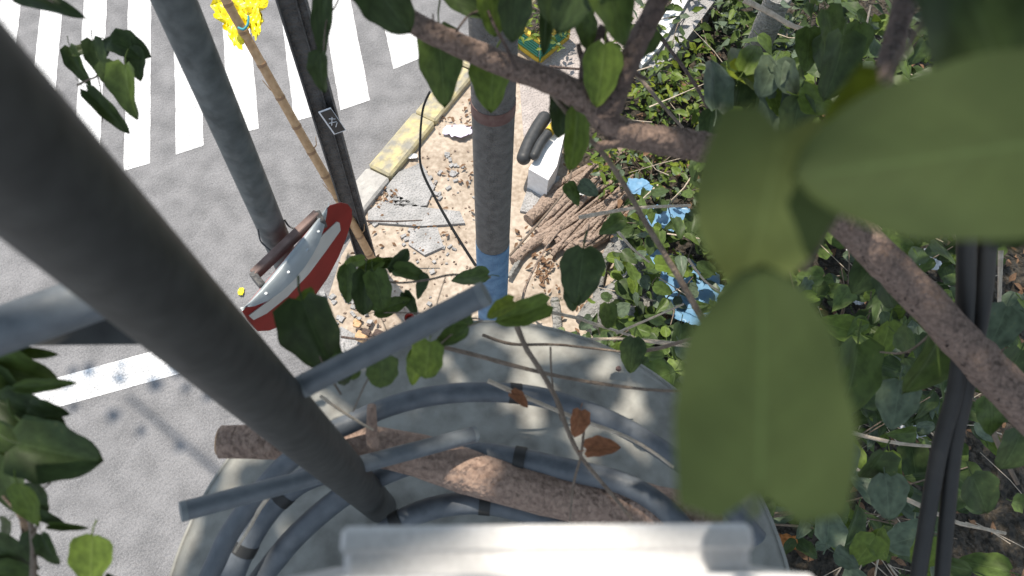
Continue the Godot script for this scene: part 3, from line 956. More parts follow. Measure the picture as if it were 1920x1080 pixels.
	# black flat cables on the right, two pairs
	var cab := [
		[[1812, 380, 1810, 560, 1794, 720, 1758, 860, 1718, 1100], 36, "left thick black cable hanging down the right side"],
		[[1856, 380, 1842, 560, 1812, 720, 1786, 860, 1764, 1100], 34, "right thick black cable hanging down the right side"]]
	for q in cab:
		tag(part(self, "black_cable", tube_mesh(px_line(q[0], 1.0, 1.25, 8), q[1] * 0.5 / F, q[1] * 0.38 * 1.25 / F, 14, 0.03, 2), M.strap), q[2], "cable", "black cables on the right")

func build_roots():
	var list := [
		[[990, 412, 1050, 365, 1126, 315, 1190, 270], 24, "tan root running from the white block to the thicket", "root"],
		[[1008, 438, 1072, 396, 1118, 374, 1150, 345], 17, "slim tan root, second from the white block", "root"],
		[[962, 490, 1003, 454, 1078, 405, 1162, 345], 19, "long pale root ending at the blue-footed pole", "root"],
		[[1050, 452, 1116, 404, 1188, 368], 24, "thick tan root under the pale straight twig", "root"],
		[[1080, 470, 1141, 430, 1205, 400], 34, "thickest root, dark underneath, nearest the blue sheets", "root"],
		[[1100, 612, 1160, 552, 1215, 528, 1280, 500], 56, "fat grey root below the round dark leaf", "rootgrey"],
		[[1175, 640, 1200, 580, 1260, 540], 40, "grey root at the foot of the blue tarpaulin", "rootgrey"],
		[[1165, 440, 1180, 500, 1205, 545], 44, "upright grey root above the fat grey one", "rootgrey"]]
	list.append_array([
		[[1035, 470, 1085, 432, 1130, 400], 11, "thin root between the two longest tan roots", "root"],
		[[1000, 398, 1040, 352, 1095, 318, 1150, 296], 12, "thin upper root beside the white block", "root"],
		[[1130, 480, 1160, 455, 1215, 428], 14, "root curving under the thickest root", "root"],
		[[955, 520, 985, 470, 1030, 428], 9, "wiry root by the blue-footed pole", "rootgrey"],
		[[1120, 560, 1128, 500, 1150, 462], 20, "pale upright root left of the upright grey one", "rootgrey"],
		[[1040, 560, 1045, 620, 1035, 660], 16, "pale root running down to the round plate", "rootgrey"]])
	var pile := Buf.new()
	for k in 30:
		var f := rng.randf()
		var p0 := G(lerpf(985, 1080, f) + rng.randf_range(-15, 25), lerpf(420, 480, f) + rng.randf_range(-25, 25), 0.1)
		var p1 := G(lerpf(1120, 1210, f) + rng.randf_range(-30, 30), lerpf(300, 390, f) + rng.randf_range(-20, 20), 0.2)
		var pm := p0.lerp(p1, 0.5) + Vector3(rng.randf_range(-0.06, 0.06), rng.randf_range(0.0, 0.08), rng.randf_range(-0.06, 0.06))
		tube(pile, smooth_line([p0, pm, p1], 5), rng.randf_range(0.012, 0.034), rng.randf_range(0.01, 0.03), 8, 0.25, k)
	stuff(part(self, "stick_pile", pile.mesh(), M.root), "pile of thin sticks lying over the roots beside the white block", "sticks")
	for q in list:
		var pts := []
		for k in q[0].size() / 2: pts.append(G(q[0][2 * k], q[0][2 * k + 1], 0.09))
		var z: float = (pts[0] - eye).dot(-(cb * Vector3(0, 0, 1)))
		tag(part(self, "tree_root", tube_mesh(smooth_line(pts, 8), q[1] * 0.5 * z / F, q[1] * 0.6 * z / F, 14, 0.28, int(q[0][0])), M[q[3]]), q[2], "root", "roots beside the white block")

func build_plants():
	# understory on the right: thicket plants, each with its stems and leaves
	var dk := [0, 0, 0, 1, 1, 4, 2]
	var lt := [1, 2, 2, 3, 1, 4]
	plant("broadleaf_shrub", "dense dark broadleaf shrub at the lower right behind the black cables", "shrub", Vector3(1.9, 0.1, -1.2), Vector3(2.0, 1.4, -1.3), Vector3(1.2, 1.2, 0.9), 300, 0.15, 0.3, dk, false, 10, "broadleaf shrubs of the thicket")
	plant("broadleaf_shrub", "broadleaf shrub at the right edge beyond the black cables", "shrub", Vector3(3.1, 0.1, -2.6), Vector3(3.0, 1.1, -2.7), Vector3(1.1, 1.0, 0.9), 300, 0.15, 0.3, dk, false, 9, "broadleaf shrubs of the thicket")
	plant("broadleaf_shrub", "broadleaf shrub between the near blurred leaf and the blue sheets", "shrub", Vector3(1.6, 0.1, -3.2), Vector3(1.75, 0.75, -3.3), Vector3(0.75, 0.6, 0.9), 260, 0.12, 0.24, dk, false, 7, "broadleaf shrubs of the thicket")
	plant("broadleaf_shrub", "tall broadleaf shrub at the upper right below the dark branch", "shrub", Vector3(3.4, 0.1, -4.6), Vector3(3.3, 1.5, -4.6), Vector3(1.3, 1.3, 1.0), 300, 0.16, 0.32, dk, false, 9, "broadleaf shrubs of the thicket")
	plant("broadleaf_shrub", "broadleaf shrub filling the top right corner", "shrub", Vector3(4.6, 0.1, -6.8), Vector3(4.4, 1.2, -6.8), Vector3(1.9, 1.2, 1.2), 300, 0.18, 0.36, dk, false, 9, "broadleaf shrubs of the thicket")
	plant("broadleaf_shrub", "low broadleaf shrub beside the round grey plate", "shrub", Vector3(1.2, 0.05, -2.3), Vector3(1.15, 0.6, -2.3), Vector3(0.5, 0.5, 0.6), 60, 0.09, 0.16, dk, false, 5, "broadleaf shrubs of the thicket")
	plant("yellow_green_shrub", "yellow-green small-leaved shrub above the main branch", "shrub", G(1210, 165, 0.1), G(1215, 155, 0.35), Vector3(0.6, 0.3, 0.55), 260, 0.09, 0.18, [2, 3, 3, 2, 1], true, 6)
	plant("small_leaf_shrub", "bright small-leaved shrub right of the white coping", "shrub", G(1330, 40, 0.1), G(1325, 35, 0.6), Vector3(0.95, 0.45, 0.7), 300, 0.11, 0.22, [1, 2, 1, 0, 4], true, 8)
	plant("small_leaf_shrub", "small-leaved shrub at the foot of the grey pipe", "shrub", G(1480, 60, 0.1), G(1500, 50, 0.6), Vector3(1.0, 0.5, 0.8), 300, 0.12, 0.24, [1, 0, 1, 0, 4], true, 8)
	plant("small_leaf_shrub", "light green small-leaved shrub just below the main branch", "shrub", G(1215, 330, 0.1), G(1215, 315, 0.3), Vector3(0.65, 0.25, 0.4), 270, 0.08, 0.17, [2, 3, 1, 2, 4], true, 7)
	plant("small_leaf_shrub", "small-leaved weeds in the shade between main branch and thicket", "shrub", G(1330, 220, 0.1), G(1340, 210, 0.4), Vector3(0.8, 0.35, 0.65), 290, 0.10, 0.2, [0, 1, 4, 2], true, 7)
	plant("planter_shrub", "yellow-green plant growing in the planter box", "plant", G(1010, 70, 0.3), G(1005, 50, 0.5), Vector3(0.4, 0.15, 0.3), 110, 0.06, 0.14, [2, 3, 1, 1], true, 6)
	plant("roadside_weed", "small weed at the foot of the blue-footed pole", "weed", G(960, 600, 0.05), G(975, 600, 0.2), Vector3(0.2, 0.12, 0.15), 40, 0.06, 0.12, [2, 1, 2], true, 4)
	plant("ground_vine", "leafy vine creeping between the roots and the plate", "vine", G(1130, 660, 0.1), G(1120, 650, 0.5), Vector3(0.35, 0.3, 0.2), 34, 0.09, 0.16, [1, 0, 4, 1], false, 4)
	plant("ground_vine", "leafy vine hanging over the blue sheets", "vine", G(1240, 430, 0.1), G(1235, 440, 0.8), Vector3(0.5, 0.5, 0.55), 60, 0.1, 0.17, [1, 0, 0, 4, 2], false, 5)

func build_branches():
	# the main limb across the picture, with its side branches and own leaves
	var z0 := 0.92
	var b0 := P(1380, 282, 0.98)
	var o := thing("tree_branch", "long bare grey-brown branch crossing above the thick pole", "branch", b0)
	var main := px_line([690, -25, 775, 42, 860, 84, 950, 122, 1040, 155, 1100, 192, 1160, 245, 1230, 262, 1300, 272, 1390, 292, 1480, 345, 1570, 405, 1660, 492, 1760, 592, 1850, 690, 1990, 830], 0.9, 1.05, 6)
	part(o, "main_limb", tube_mesh(main, 0.0135, 0.032, 18, 0.16, 12), M.bark)
	part(o, "side_branch", tube_mesh(px_line([1138, 222, 1160, 165, 1188, 95, 1225, 20, 1260, -60], 0.94, 0.86, 6), 0.016, 0.012, 14, 0.16, 7), M.barkdark)
	part(o, "side_branch", tube_mesh(px_line([1100, 200, 1095, 130, 1108, 90, 1132, 50], 0.95, 0.93, 6), 0.008, 0.0065, 10, 0.2, 8), M.barkdark)
	part(o, "side_branch", tube_mesh(px_line([1097, 122, 1088, 100, 1084, 82], 0.945, 0.94, 4), 0.0055, 0.003, 8, 0.2, 8), M.barkdark)
	part(o, "side_branch", tube_mesh(px_line([1012, 150, 1050, 195, 1090, 245, 1132, 290, 1172, 350, 1230, 450, 1290, 550, 1345, 655], 0.93, 1.15, 5), 0.0032, 0.006, 8, 0.2, 8), M.twig)
	part(o, "side_branch", tube_mesh(px_line([1120, 275, 1150, 268, 1190, 262], 0.95, 0.96, 4), 0.006, 0.010, 8, 0.2, 4), M.bark)
	part(o, "side_branch", tube_mesh(px_line([1130, 62, 1150, 100, 1180, 130, 1215, 150], 0.93, 1.0, 4), 0.004, 0.0025, 6, 0.2, 4), M.barkdark)
	part(o, "side_branch", tube_mesh(px_line([855, 60, 878, 30, 905, 18], 0.9, 0.9, 4), 0.0016, 0.0014, 6), M.barkdark)
	part(o, "side_branch", tube_mesh(px_line([812, 55, 812, 26], 0.9, 0.9, 3), 0.002, 0.001, 6), M.barkdark)
	part(o, "side_branch", tube_mesh(px_line([968, 132, 950, 90, 930, 55, 915, 20], 0.9, 0.88, 4), 0.003, 0.002, 6), M.barkdark)
	leaves(o, [
		[728, 8, 125, 95, 50, 0.82, 0], [828, 128, 140, 86, 88, 1.0, 1],
		[920, 155, 95, 82, 100, 1.02, 2], [880, 5, 90, 60, 30, 0.9, 0], [925, 18, 90, 62, 80, 0.88, 2], [965, 25, 100, 62, 95, 0.86, 0], [1024, 50, 100, 30, 92, 0.9, 0],
		[1080, -12, 150, 90, 120, 0.72, 0], [1150, 8, 150, 105, 70, 0.72, 1], [1040, -20, 110, 80, 100, 0.75, 0], [1126, 145, 110, 72, 95, 0.9, 2], [1078, 270, 115, 46, 92, 0.97, 2], [1052, 215, 80, 50, 90, 1.0, 0],
		[1098, 55, 70, 45, 70, 0.9, 1], [1205, 85, 60, 46, 130, 0.95, 1]])
	# dark reddish branch at the upper right
	var r := thing("dark_branch", "dark reddish branch coming down from the top right", "branch", P(1700, -30, 0.75))
	part(r, "limb", tube_mesh(px_line([1730, -120, 1700, -10, 1672, 90, 1650, 165, 1628, 235, 1590, 330, 1545, 420, 1505, 500], 0.72, 0.5, 6), 0.0125, 0.005, 16, 0.15, 4), M.barkdark)
	part(r, "limb", tube_mesh(px_line([1545, 400, 1600, 360, 1680, 342], 0.7, 0.75, 5), 0.006, 0.004, 8, 0.15, 4), M.barkdark)
	# big blurred leaves almost touching the lens
	var n := thing("near_sprig", "sprig of huge blurred green leaves almost touching the lens", "leaf sprig", P(1560, 250, 0.26))
	part(n, "stem", tube_mesh(px_line([1790, -80, 1700, 90, 1600, 230, 1520, 330, 1480, 500], 0.30, 0.25, 6), 0.0018, 0.001, 8), M.twig)
	var nearm := leaf_shape(301, 0.92, 0.95, 0.04, 0.05, 0.1, 21, 11)
	for d in [[1432, 400, 290, 260, 100, 0.215, 8], [1432, 705, 405, 335, -86, 0.2, 9], [1755, 292, 490, 330, 173, 0.2, 9], [1865, 95, 330, 260, 60, 0.24, 0], [1880, 320, 300, 260, 70, 0.22, 9], [1588, 262, 210, 120, 120, 0.25, 3]]:
		var a := deg_to_rad(d[4])
		leaf_at(n, P(d[0], d[1], d[5]), cb * Vector3(cos(a), -sin(a), -0.1), cb * Vector3(0.12, 0.15, 1), d[2] * d[5] / F * 1.06, nearm, tones[d[6]], d[3] / float(d[2]) / 0.9)
	# leaf sprigs, each with its twig
	var sp := thing("leaf_sprig", "leafy sprig at the left edge, low, over the road", "leaf sprig", P(40, 1090, 0.8))
	part(sp, "stem", tube_mesh(px_line([60, 1110, 50, 1000, 30, 900, 20, 800, 10, 690], 0.82, 0.8, 6), 0.006, 0.002, 8, 0.1, 3), M.twig)
	part(sp, "stem", tube_mesh(px_line([62, 1100, 62, 1010, 45, 920], 0.8, 0.78, 6), 0.004, 0.002, 8, 0.1, 3), M.twig)
	part(sp, "stem", tube_mesh(px_line([5, 930, 30, 960, 60, 1010, 80, 1040], 0.8, 0.8, 6), 0.0016, 0.001, 6), M.twig)
	part(sp, "stem", tube_mesh(px_line([62, 1010, 78, 960, 75, 925, 95, 905], 0.78, 0.78, 6), 0.0012, 0.001, 6), M.twig)
	leaves(sp, [
		[30, 700, 130, 95, 30, 0.78, 1], [88, 722, 90, 26, -4, 0.76, 1], [55, 662, 80, 26, 5, 0.8, 1], [15, 760, 150, 110, 80, 0.8, 0], [60, 775, 110, 60, 25, 0.77, 0], [92, 768, 60, 30, 15, 0.76, 0],
		[108, 850, 135, 112, 16, 0.75, 0], [60, 840, 130, 90, 80, 0.78, 1], [15, 850, 140, 100, 95, 0.8, 1], [22, 920, 120, 80, 85, 0.8, 0], [52, 950, 100, 46, 88, 0.74, 2], [72, 935, 70, 40, 80, 0.77, 0],
		[98, 975, 66, 20, 40, 0.78, 0], [128, 988, 60, 12, 10, 0.78, 1], [92, 1035, 70, 32, 75, 0.77, 0], [18, 1040, 110, 70, 60, 0.8, 0], [60, 1040, 80, 40, 100, 0.8, 0], [10, 1000, 60, 50, 120, 0.8, 0], [35, 1085, 90, 60, 30, 0.8, 1]])
	var s2 := thing("leaf_sprig", "single pale green leaf sprig at the bottom left of the road", "leaf sprig", P(175, 1110, 0.8))
	part(s2, "stem", tube_mesh(px_line([200, 1120, 185, 1060, 168, 1008], 0.8, 0.78, 4), 0.0015, 0.001, 6), M.twig)
	leaves(s2, [[170, 1055, 95, 80, 95, 0.76, 2], [168, 1015, 30, 16, -90, 0.77, 1], [215, 1085, 30, 10, 30, 0.78, 0]])
	var s3 := thing("leaf_sprig", "small dark leaf sprig over the crossing at the upper left", "leaf sprig", P(150, 155, 1.3))
	part(s3, "stem", tube_mesh(px_line([145, 160, 165, 150, 183, 140, 178, 105], 1.3, 1.3, 5), 0.002, 0.001, 6), M.twig)
	part(s3, "stem", tube_mesh(px_line([183, 142, 190, 175, 192, 230], 1.3, 1.3, 5), 0.001, 0.0008, 6), M.twig)
	leaves(s3, [[146, 125, 66, 34, 75, 1.3, 0], [155, 92, 40, 24, -40, 1.3, 0], [183, 110, 62, 40, 80, 1.28, 0], [200, 84, 44, 30, -60, 1.3, 0], [245, 88, 62, 52, 15, 1.28, 0], [255, 120, 60, 40, 85, 1.29, 0], [236, 175, 95, 66, 100, 1.2, 1], [210, 145, 60, 40, 60, 1.25, 0], [205, 212, 92, 30, 52, 1.22, 0]])
	var s4 := thing("leaf_sprig", "dark narrow leaf sprig at the very top left", "leaf sprig", P(60, -30, 0.9))
	part(s4, "stem", tube_mesh(px_line([20, -60, 60, -20, 100, 5], 0.9, 0.9, 5), 0.002, 0.001, 6), M.twig)
	leaves(s4, [[95, 8, 120, 50, 18, 0.9, 0]])
	var s5 := thing("leaf_sprig", "dark leaf sprig hanging in front of the black channel post", "leaf sprig", P(640, -40, 1.0))
	part(s5, "stem", tube_mesh(px_line([650, -40, 630, 10, 612, 40, 606, 110], 1.0, 1.0, 5), 0.0012, 0.001, 6), M.twig)
	leaves(s5, [[604, 45, 130, 40, 98, 1.0, 0], [600, 140, 72, 42, 100, 1.0, 0]])
	var s6 := thing("leaf_sprig", "sprig of green leaves below the sign, over the sandy ground", "leaf sprig", P(700, 600, 1.5))
	part(s6, "stem", tube_mesh(px_line([920, 520, 850, 515, 800, 525, 740, 530, 690, 515, 640, 500], 1.45, 1.5, 5), 0.003, 0.002, 6, 0.2, 3), M.twig)
	part(s6, "stem", tube_mesh(px_line([690, 515, 705, 570, 725, 620], 1.5, 1.5, 5), 0.0015, 0.001, 6), M.twig)
	part(s6, "stem", tube_mesh(px_line([900, 598, 840, 592, 780, 587, 700, 586], 1.45, 1.5, 5), 0.002, 0.0012, 6), M.twig)
	part(s6, "stem", tube_mesh(px_line([835, 520, 822, 560, 812, 600], 1.45, 1.5, 5), 0.0012, 0.001, 6), M.twig)
	leaves(s6, [[652, 535, 72, 38, 92, 1.5, 1], [684, 555, 84, 48, 95, 1.48, 0], [712, 548, 72, 46, 75, 1.46, 1], [738, 572, 68, 34, -20, 1.5, 1], [752, 488, 50, 30, -60, 1.5, 0], [772, 512, 60, 34, 10, 1.49, 1], [790, 538, 50, 22, 110, 1.5, 0], [720, 495, 60, 24, -25, 1.5, 1], [770, 570, 46, 22, 60, 1.52, 0], [878, 520, 70, 40, 175, 1.4, 1], [660, 492, 50, 22, 170, 1.5, 2], [690, 500, 55, 22, 160, 1.5, 2]])
	var s7 := thing("leaf_sprig", "big glossy dark leaf above the middle peg, below the sign", "leaf sprig", P(640, 700, 0.92))
	part(s7, "stem", tube_mesh(px_line([640, 740, 610, 690, 580, 620, 577, 560], 0.95, 0.95, 5), 0.0015, 0.001, 6), M.twig)
	leaves(s7, [[592, 640, 150, 112, 75, 0.93, 0], [572, 578, 85, 54, -85, 0.95, 2], [542, 600, 70, 24, 115, 0.94, 1], [655, 690, 60, 50, 80, 0.95, 1], [640, 705, 50, 40, 120, 0.96, 0]])
	var s8 := thing("leaf_sprig", "backlit leaves hanging under the upper peg over the round plate", "leaf sprig", P(820, 640, 0.95))
	part(s8, "stem", tube_mesh(px_line([905, 600, 850, 625, 820, 650, 790, 665], 0.95, 0.95, 5), 0.0015, 0.001, 6), M.twig)
	part(s8, "stem", tube_mesh(px_line([720, 660, 685, 720, 662, 772], 0.98, 1.0, 5), 0.0015, 0.001, 6), M.twig)
	leaves(s8, [[800, 680, 80, 60, 100, 0.92, 2], [778, 690, 70, 36, 100, 0.94, 2], [716, 702, 64, 58, 95, 0.93, 1], [842, 632, 76, 36, 150, 0.95, 1], [975, 588, 100, 48, 160, 1.0, 2], [935, 580, 60, 30, 150, 1.0, 3], [860, 605, 50, 28, 160, 1.0, 1]])
	var s9 := thing("leaf_sprig", "round dark green leaf hanging before the roots", "leaf sprig", P(1090, 460, 1.3))
	part(s9, "stem", tube_mesh(px_line([1105, 420, 1098, 450, 1090, 480], 1.3, 1.3, 5), 0.0015, 0.001, 6), M.twig)
	leaves(s9, [[1088, 522, 105, 82, 95, 1.3, 0], [1072, 560, 50, 30, 90, 1.32, 0], [1075, 365, 46, 34, 60, 1.9, 1], [1105, 355, 40, 30, 30, 1.9, 4], [1145, 425, 50, 36, 150, 2.0, 1], [1185, 668, 66, 48, 95, 1.6, 0], [1140, 595, 48, 34, 90, 1.8, 1]])
	var s10 := thing("leaf_sprig", "cluster of broad grey-green leaves right of the black gap in the shrubs", "leaf sprig", P(1450, 260, 1.7))
	part(s10, "stem", tube_mesh(px_line([1560, 300, 1500, 250, 1450, 200, 1400, 130], 1.7, 1.6, 5), 0.004, 0.002, 6, 0.2, 3), M.twig)
	part(s10, "stem", tube_mesh(px_line([1480, 230, 1440, 230, 1400, 230, 1350, 200], 1.65, 1.65, 5), 0.003, 0.0015, 6, 0.2, 3), M.twig)
	leaves(s10, [[1343, 150, 112, 58, -85, 1.5, 4], [1388, 108, 74, 56, -80, 1.58, 1], [1410, 105, 66, 46, -60, 1.55, 2], [1400, 145, 70, 40, 20, 1.57, 3], [1440, 148, 66, 56, 110, 1.5, 4], [1478, 150, 72, 58, 40, 1.5, 4], [1535, 190, 80, 68, 10, 1.5, 2], [1490, 232, 92, 62, 92, 1.52, 0], [1448, 225, 90, 70, 100, 1.54, 4], [1384, 195, 84, 60, 95, 1.6, 0], [1485, 178, 60, 40, 20, 1.56, 3], [1456, 190, 54, 42, 70, 1.53, 2], [1515, 95, 76, 54, 90, 1.7, 1], [1545, 105, 70, 52, 80, 1.7, 0], [1420, 180, 66, 50, 60, 1.62, 1], [1570, 130, 110, 80, 95, 1.3, 0], [1600, 90, 80, 56, 100, 1.5, 1], [1375, 245, 70, 50, 120, 1.6, 1], [1330, 240, 60, 44, 100, 1.7, 0], [1560, 60, 80, 50, 60, 1.6, 1]])
	var s11 := thing("leaf_sprig", "large mid-green leaves under the main limb at the right", "leaf sprig", P(1740, 600, 1.2))
	part(s11, "stem", tube_mesh(px_line([1760, 590, 1750, 620, 1700, 660, 1650, 660], 1.1, 1.3, 5), 0.003, 0.0015, 6, 0.2, 3), M.twig)
	leaves(s11, [[1748, 680, 150, 112, 100, 1.2, 1], [1680, 762, 92, 82, 95, 1.5, 4], [1660, 640, 74, 56, 90, 1.7, 2], [1612, 690, 60, 60, 80, 1.8, 1], [1600, 720, 140, 90, 95, 1.4, 1], [1670, 545, 80, 60, 60, 1.6, 0], [1620, 520, 70, 60, 120, 1.7, 0], [1640, 880, 80, 62, 100, 1.7, 0], [1580, 870, 100, 70, 60, 1.6, 4], [1665, 935, 90, 70, 80, 1.7, 4], [1700, 640, 70, 50, 30, 1.5, 1], [1870, 620, 90, 70, 110, 1.5, 4], [1895, 700, 90, 80, 100, 1.5, 0], [1860, 780, 80, 70, 80, 1.6, 1], [1620, 1035, 80, 66, 110, 1.9, 2], [1650, 1025, 66, 50, 60, 1.9, 2], [1735, 1040, 70, 60, 100, 1.9, 2], [1590, 1050, 60, 40, 30, 1.9, 4], [1840, 930, 90, 70, 60, 1.6, 0], [1900, 850, 80, 70, 100, 1.6, 0]])

func build_twigs():
	var t := [
		["dark knobbly twig lying slantwise over the round plate's far edge", [828, 650, 900, 668, 960, 685, 1050, 706, 1130, 720, 1210, 730, 1292, 734], 9.0, 1.3, 1.36, "twig"],
		["pale straight twig over the thickest root", [1085, 408, 1140, 398, 1195, 390, 1295, 385], 8.0, 3.0, 3.0, "pale"],
		["pale twig sloping down right below the fat grey root", [1030, 585, 1080, 596, 1110, 606, 1170, 625, 1210, 640, 1295, 650], 7.0, 2.4, 2.4, "pale"],
		["short pale twig rising towards the blue tarpaulin", [1155, 625, 1220, 597, 1282, 570], 5.5, 2.4, 2.4, "pale"],
		["pale horizontal twig under the slanting pale one", [1098, 636, 1190, 636, 1260, 642, 1335, 648], 6.0, 2.5, 2.5, "pale"],
		["brown twig rising to the right towards the blurred leaf", [1150, 665, 1220, 656, 1280, 640, 1345, 618], 9.0, 2.2, 2.0, "twig"],
		["thin brown twig along the far rim of the round plate", [905, 628, 960, 645, 1040, 646, 1100, 652, 1170, 660], 6.5, 1.6, 1.7, "twig"],
		["long forked brown stem hanging before the round plate", [965, 600, 985, 650, 1012, 692, 1045, 752, 1062, 800, 1085, 850, 1120, 895, 1150, 930, 1185, 975], 11.0, 1.15, 1.2, "twig"],
		["tan split twig crossing the outermost cable loop", [915, 714, 970, 738, 1030, 764, 1095, 790, 1165, 815, 1220, 845, 1262, 876], 9.0, 1.18, 1.22, "pale"],
		["thin stem hanging from the dry brown leaf to the white housing", [1095, 800, 1090, 850, 1075, 910, 1068, 985], 6.0, 1.15, 1.18, "twig"],
		["thin upright stem in front of the round plate", [1032, 650, 1034, 700, 1040, 745, 1052, 790], 4.0, 1.2, 1.2, "twig"],
		["dark slanting twig right of the white coping", [1221, 47, 1250, 85, 1290, 139, 1318, 185, 1342, 235, 1385, 292], 8.0, 2.0, 1.8, "barkdark"],
		["greenish twig sloping behind the fork of the main branch", [1185, 130, 1215, 165, 1240, 195, 1280, 240], 9.0, 2.4, 2.2, "twig"],
		["knobbly grey twig under the grey pipe at the top", [1395, 0, 1440, 22, 1490, 50, 1545, 62, 1580, 76, 1618, 82], 11.0, 3.0, 3.0, "pale"],
		["thin pale upright twig at the top between pipe and dark branch", [1616, 82, 1624, 50, 1632, 10], 5.0, 3.0, 3.0, "pale"],
		["pale twig above the black cables at lower right", [1545, 842, 1585, 866, 1632, 896], 8.0, 2.2, 2.2, "pale"],
		["long pale twig touching the left black cable", [1580, 806, 1630, 820, 1690, 832, 1760, 838], 8.5, 2.1, 2.1, "pale"],
		["long pale twig passing behind both black cables", [1668, 922, 1725, 948, 1790, 978, 1840, 990, 1885, 1000], 10.0, 2.1, 2.1, "pale"],
		["curved grey twig at the right edge below the main limb", [1850, 735, 1852, 775, 1870, 830, 1908, 908], 12.0, 1.9, 1.9, "twig"],
		["short upright pale stick right of the black cables", [1876, 470, 1874, 545, 1872, 622], 9.0, 2.4, 2.4, "pale"],
		["pale short twig left of the black cables under the near leaf", [1690, 415, 1725, 410, 1760, 403], 7.0, 2.4, 2.4, "pale"],
		["tan twig beside the pole foot over the sawn limb", [600, 742, 640, 770, 680, 795, 700, 806], 7.0, 1.2, 1.22, "pale"],
		["pale broken twig lying on the left loops", [515, 918, 490, 950, 470, 985, 440, 1035], 9.0, 1.28, 1.3, "pale"],
		["thin straight twig among the roots beside the pole", [955, 480, 1000, 430, 1060, 355, 1075, 300], 5.0, 4.5, 4.5, "twig"],
		["slender twig bent over the sand right of the pole", [975, 600, 985, 540, 1020, 470, 1050, 430], 6.0, 4.5, 4.5, "root"],
		["thin pale twig slanting over the blue sheets", [1157, 432, 1185, 465, 1218, 492], 6.0, 2.6, 2.6, "pale"],
		["thin pale twig beside the blue tarpaulin", [1290, 485, 1320, 525, 1348, 545], 5.0, 2.4, 2.4, "pale"],
		["dark thin twig on the grey slab near the black post", [676, 414, 740, 415, 792, 413], 4.0, 6.9, 6.9, "barkdark"],
		["dark crooked twig on the earth behind the upper peg", [640, 632, 690, 636, 740, 622, 800, 600], 5.0, 5.6, 5.6, "barkdark"],
		["dark thin twig across the pale paving behind the branch", [1030, 125, 1065, 128, 1095, 130], 6.0, 6.0, 6.0, "barkdark"]]
	for q in t: twig(q[0], q[1], q[2], q[3], q[4], M[q[5]])
	# dry brown leaves caught on the stems
	var dry := [[[1085, 795, 50, 40, 100, 1.13], "curled dry brown leaf hanging on the long stem"], [[1130, 838, 62, 42, -15, 1.14], "largest dry brown leaf lying beside the outermost loop"], [[975, 748, 40, 26, 30, 1.17], "small dry brown leaf on the tan split twig"], [[1510, 885, 50, 26, 95, 1.9], "rusty dry leaf at the tip of the blurred leaf"]]
	for q in dry:
		var d: Array = q[0]
		var a := deg_to_rad(d[4])
		var o = leaf_at(self, P(d[0], d[1], d[5]), cb * Vector3(cos(a), -sin(a), 0.3), cb * Vector3(0.3, 0.6, 0.8), d[2] * d[5] / F, leafm[3], tones[5], d[3] / float(d[2]) / 0.82)
		o.name = numbered("dry_leaf")
		tag(o, q[1], "dead leaf")

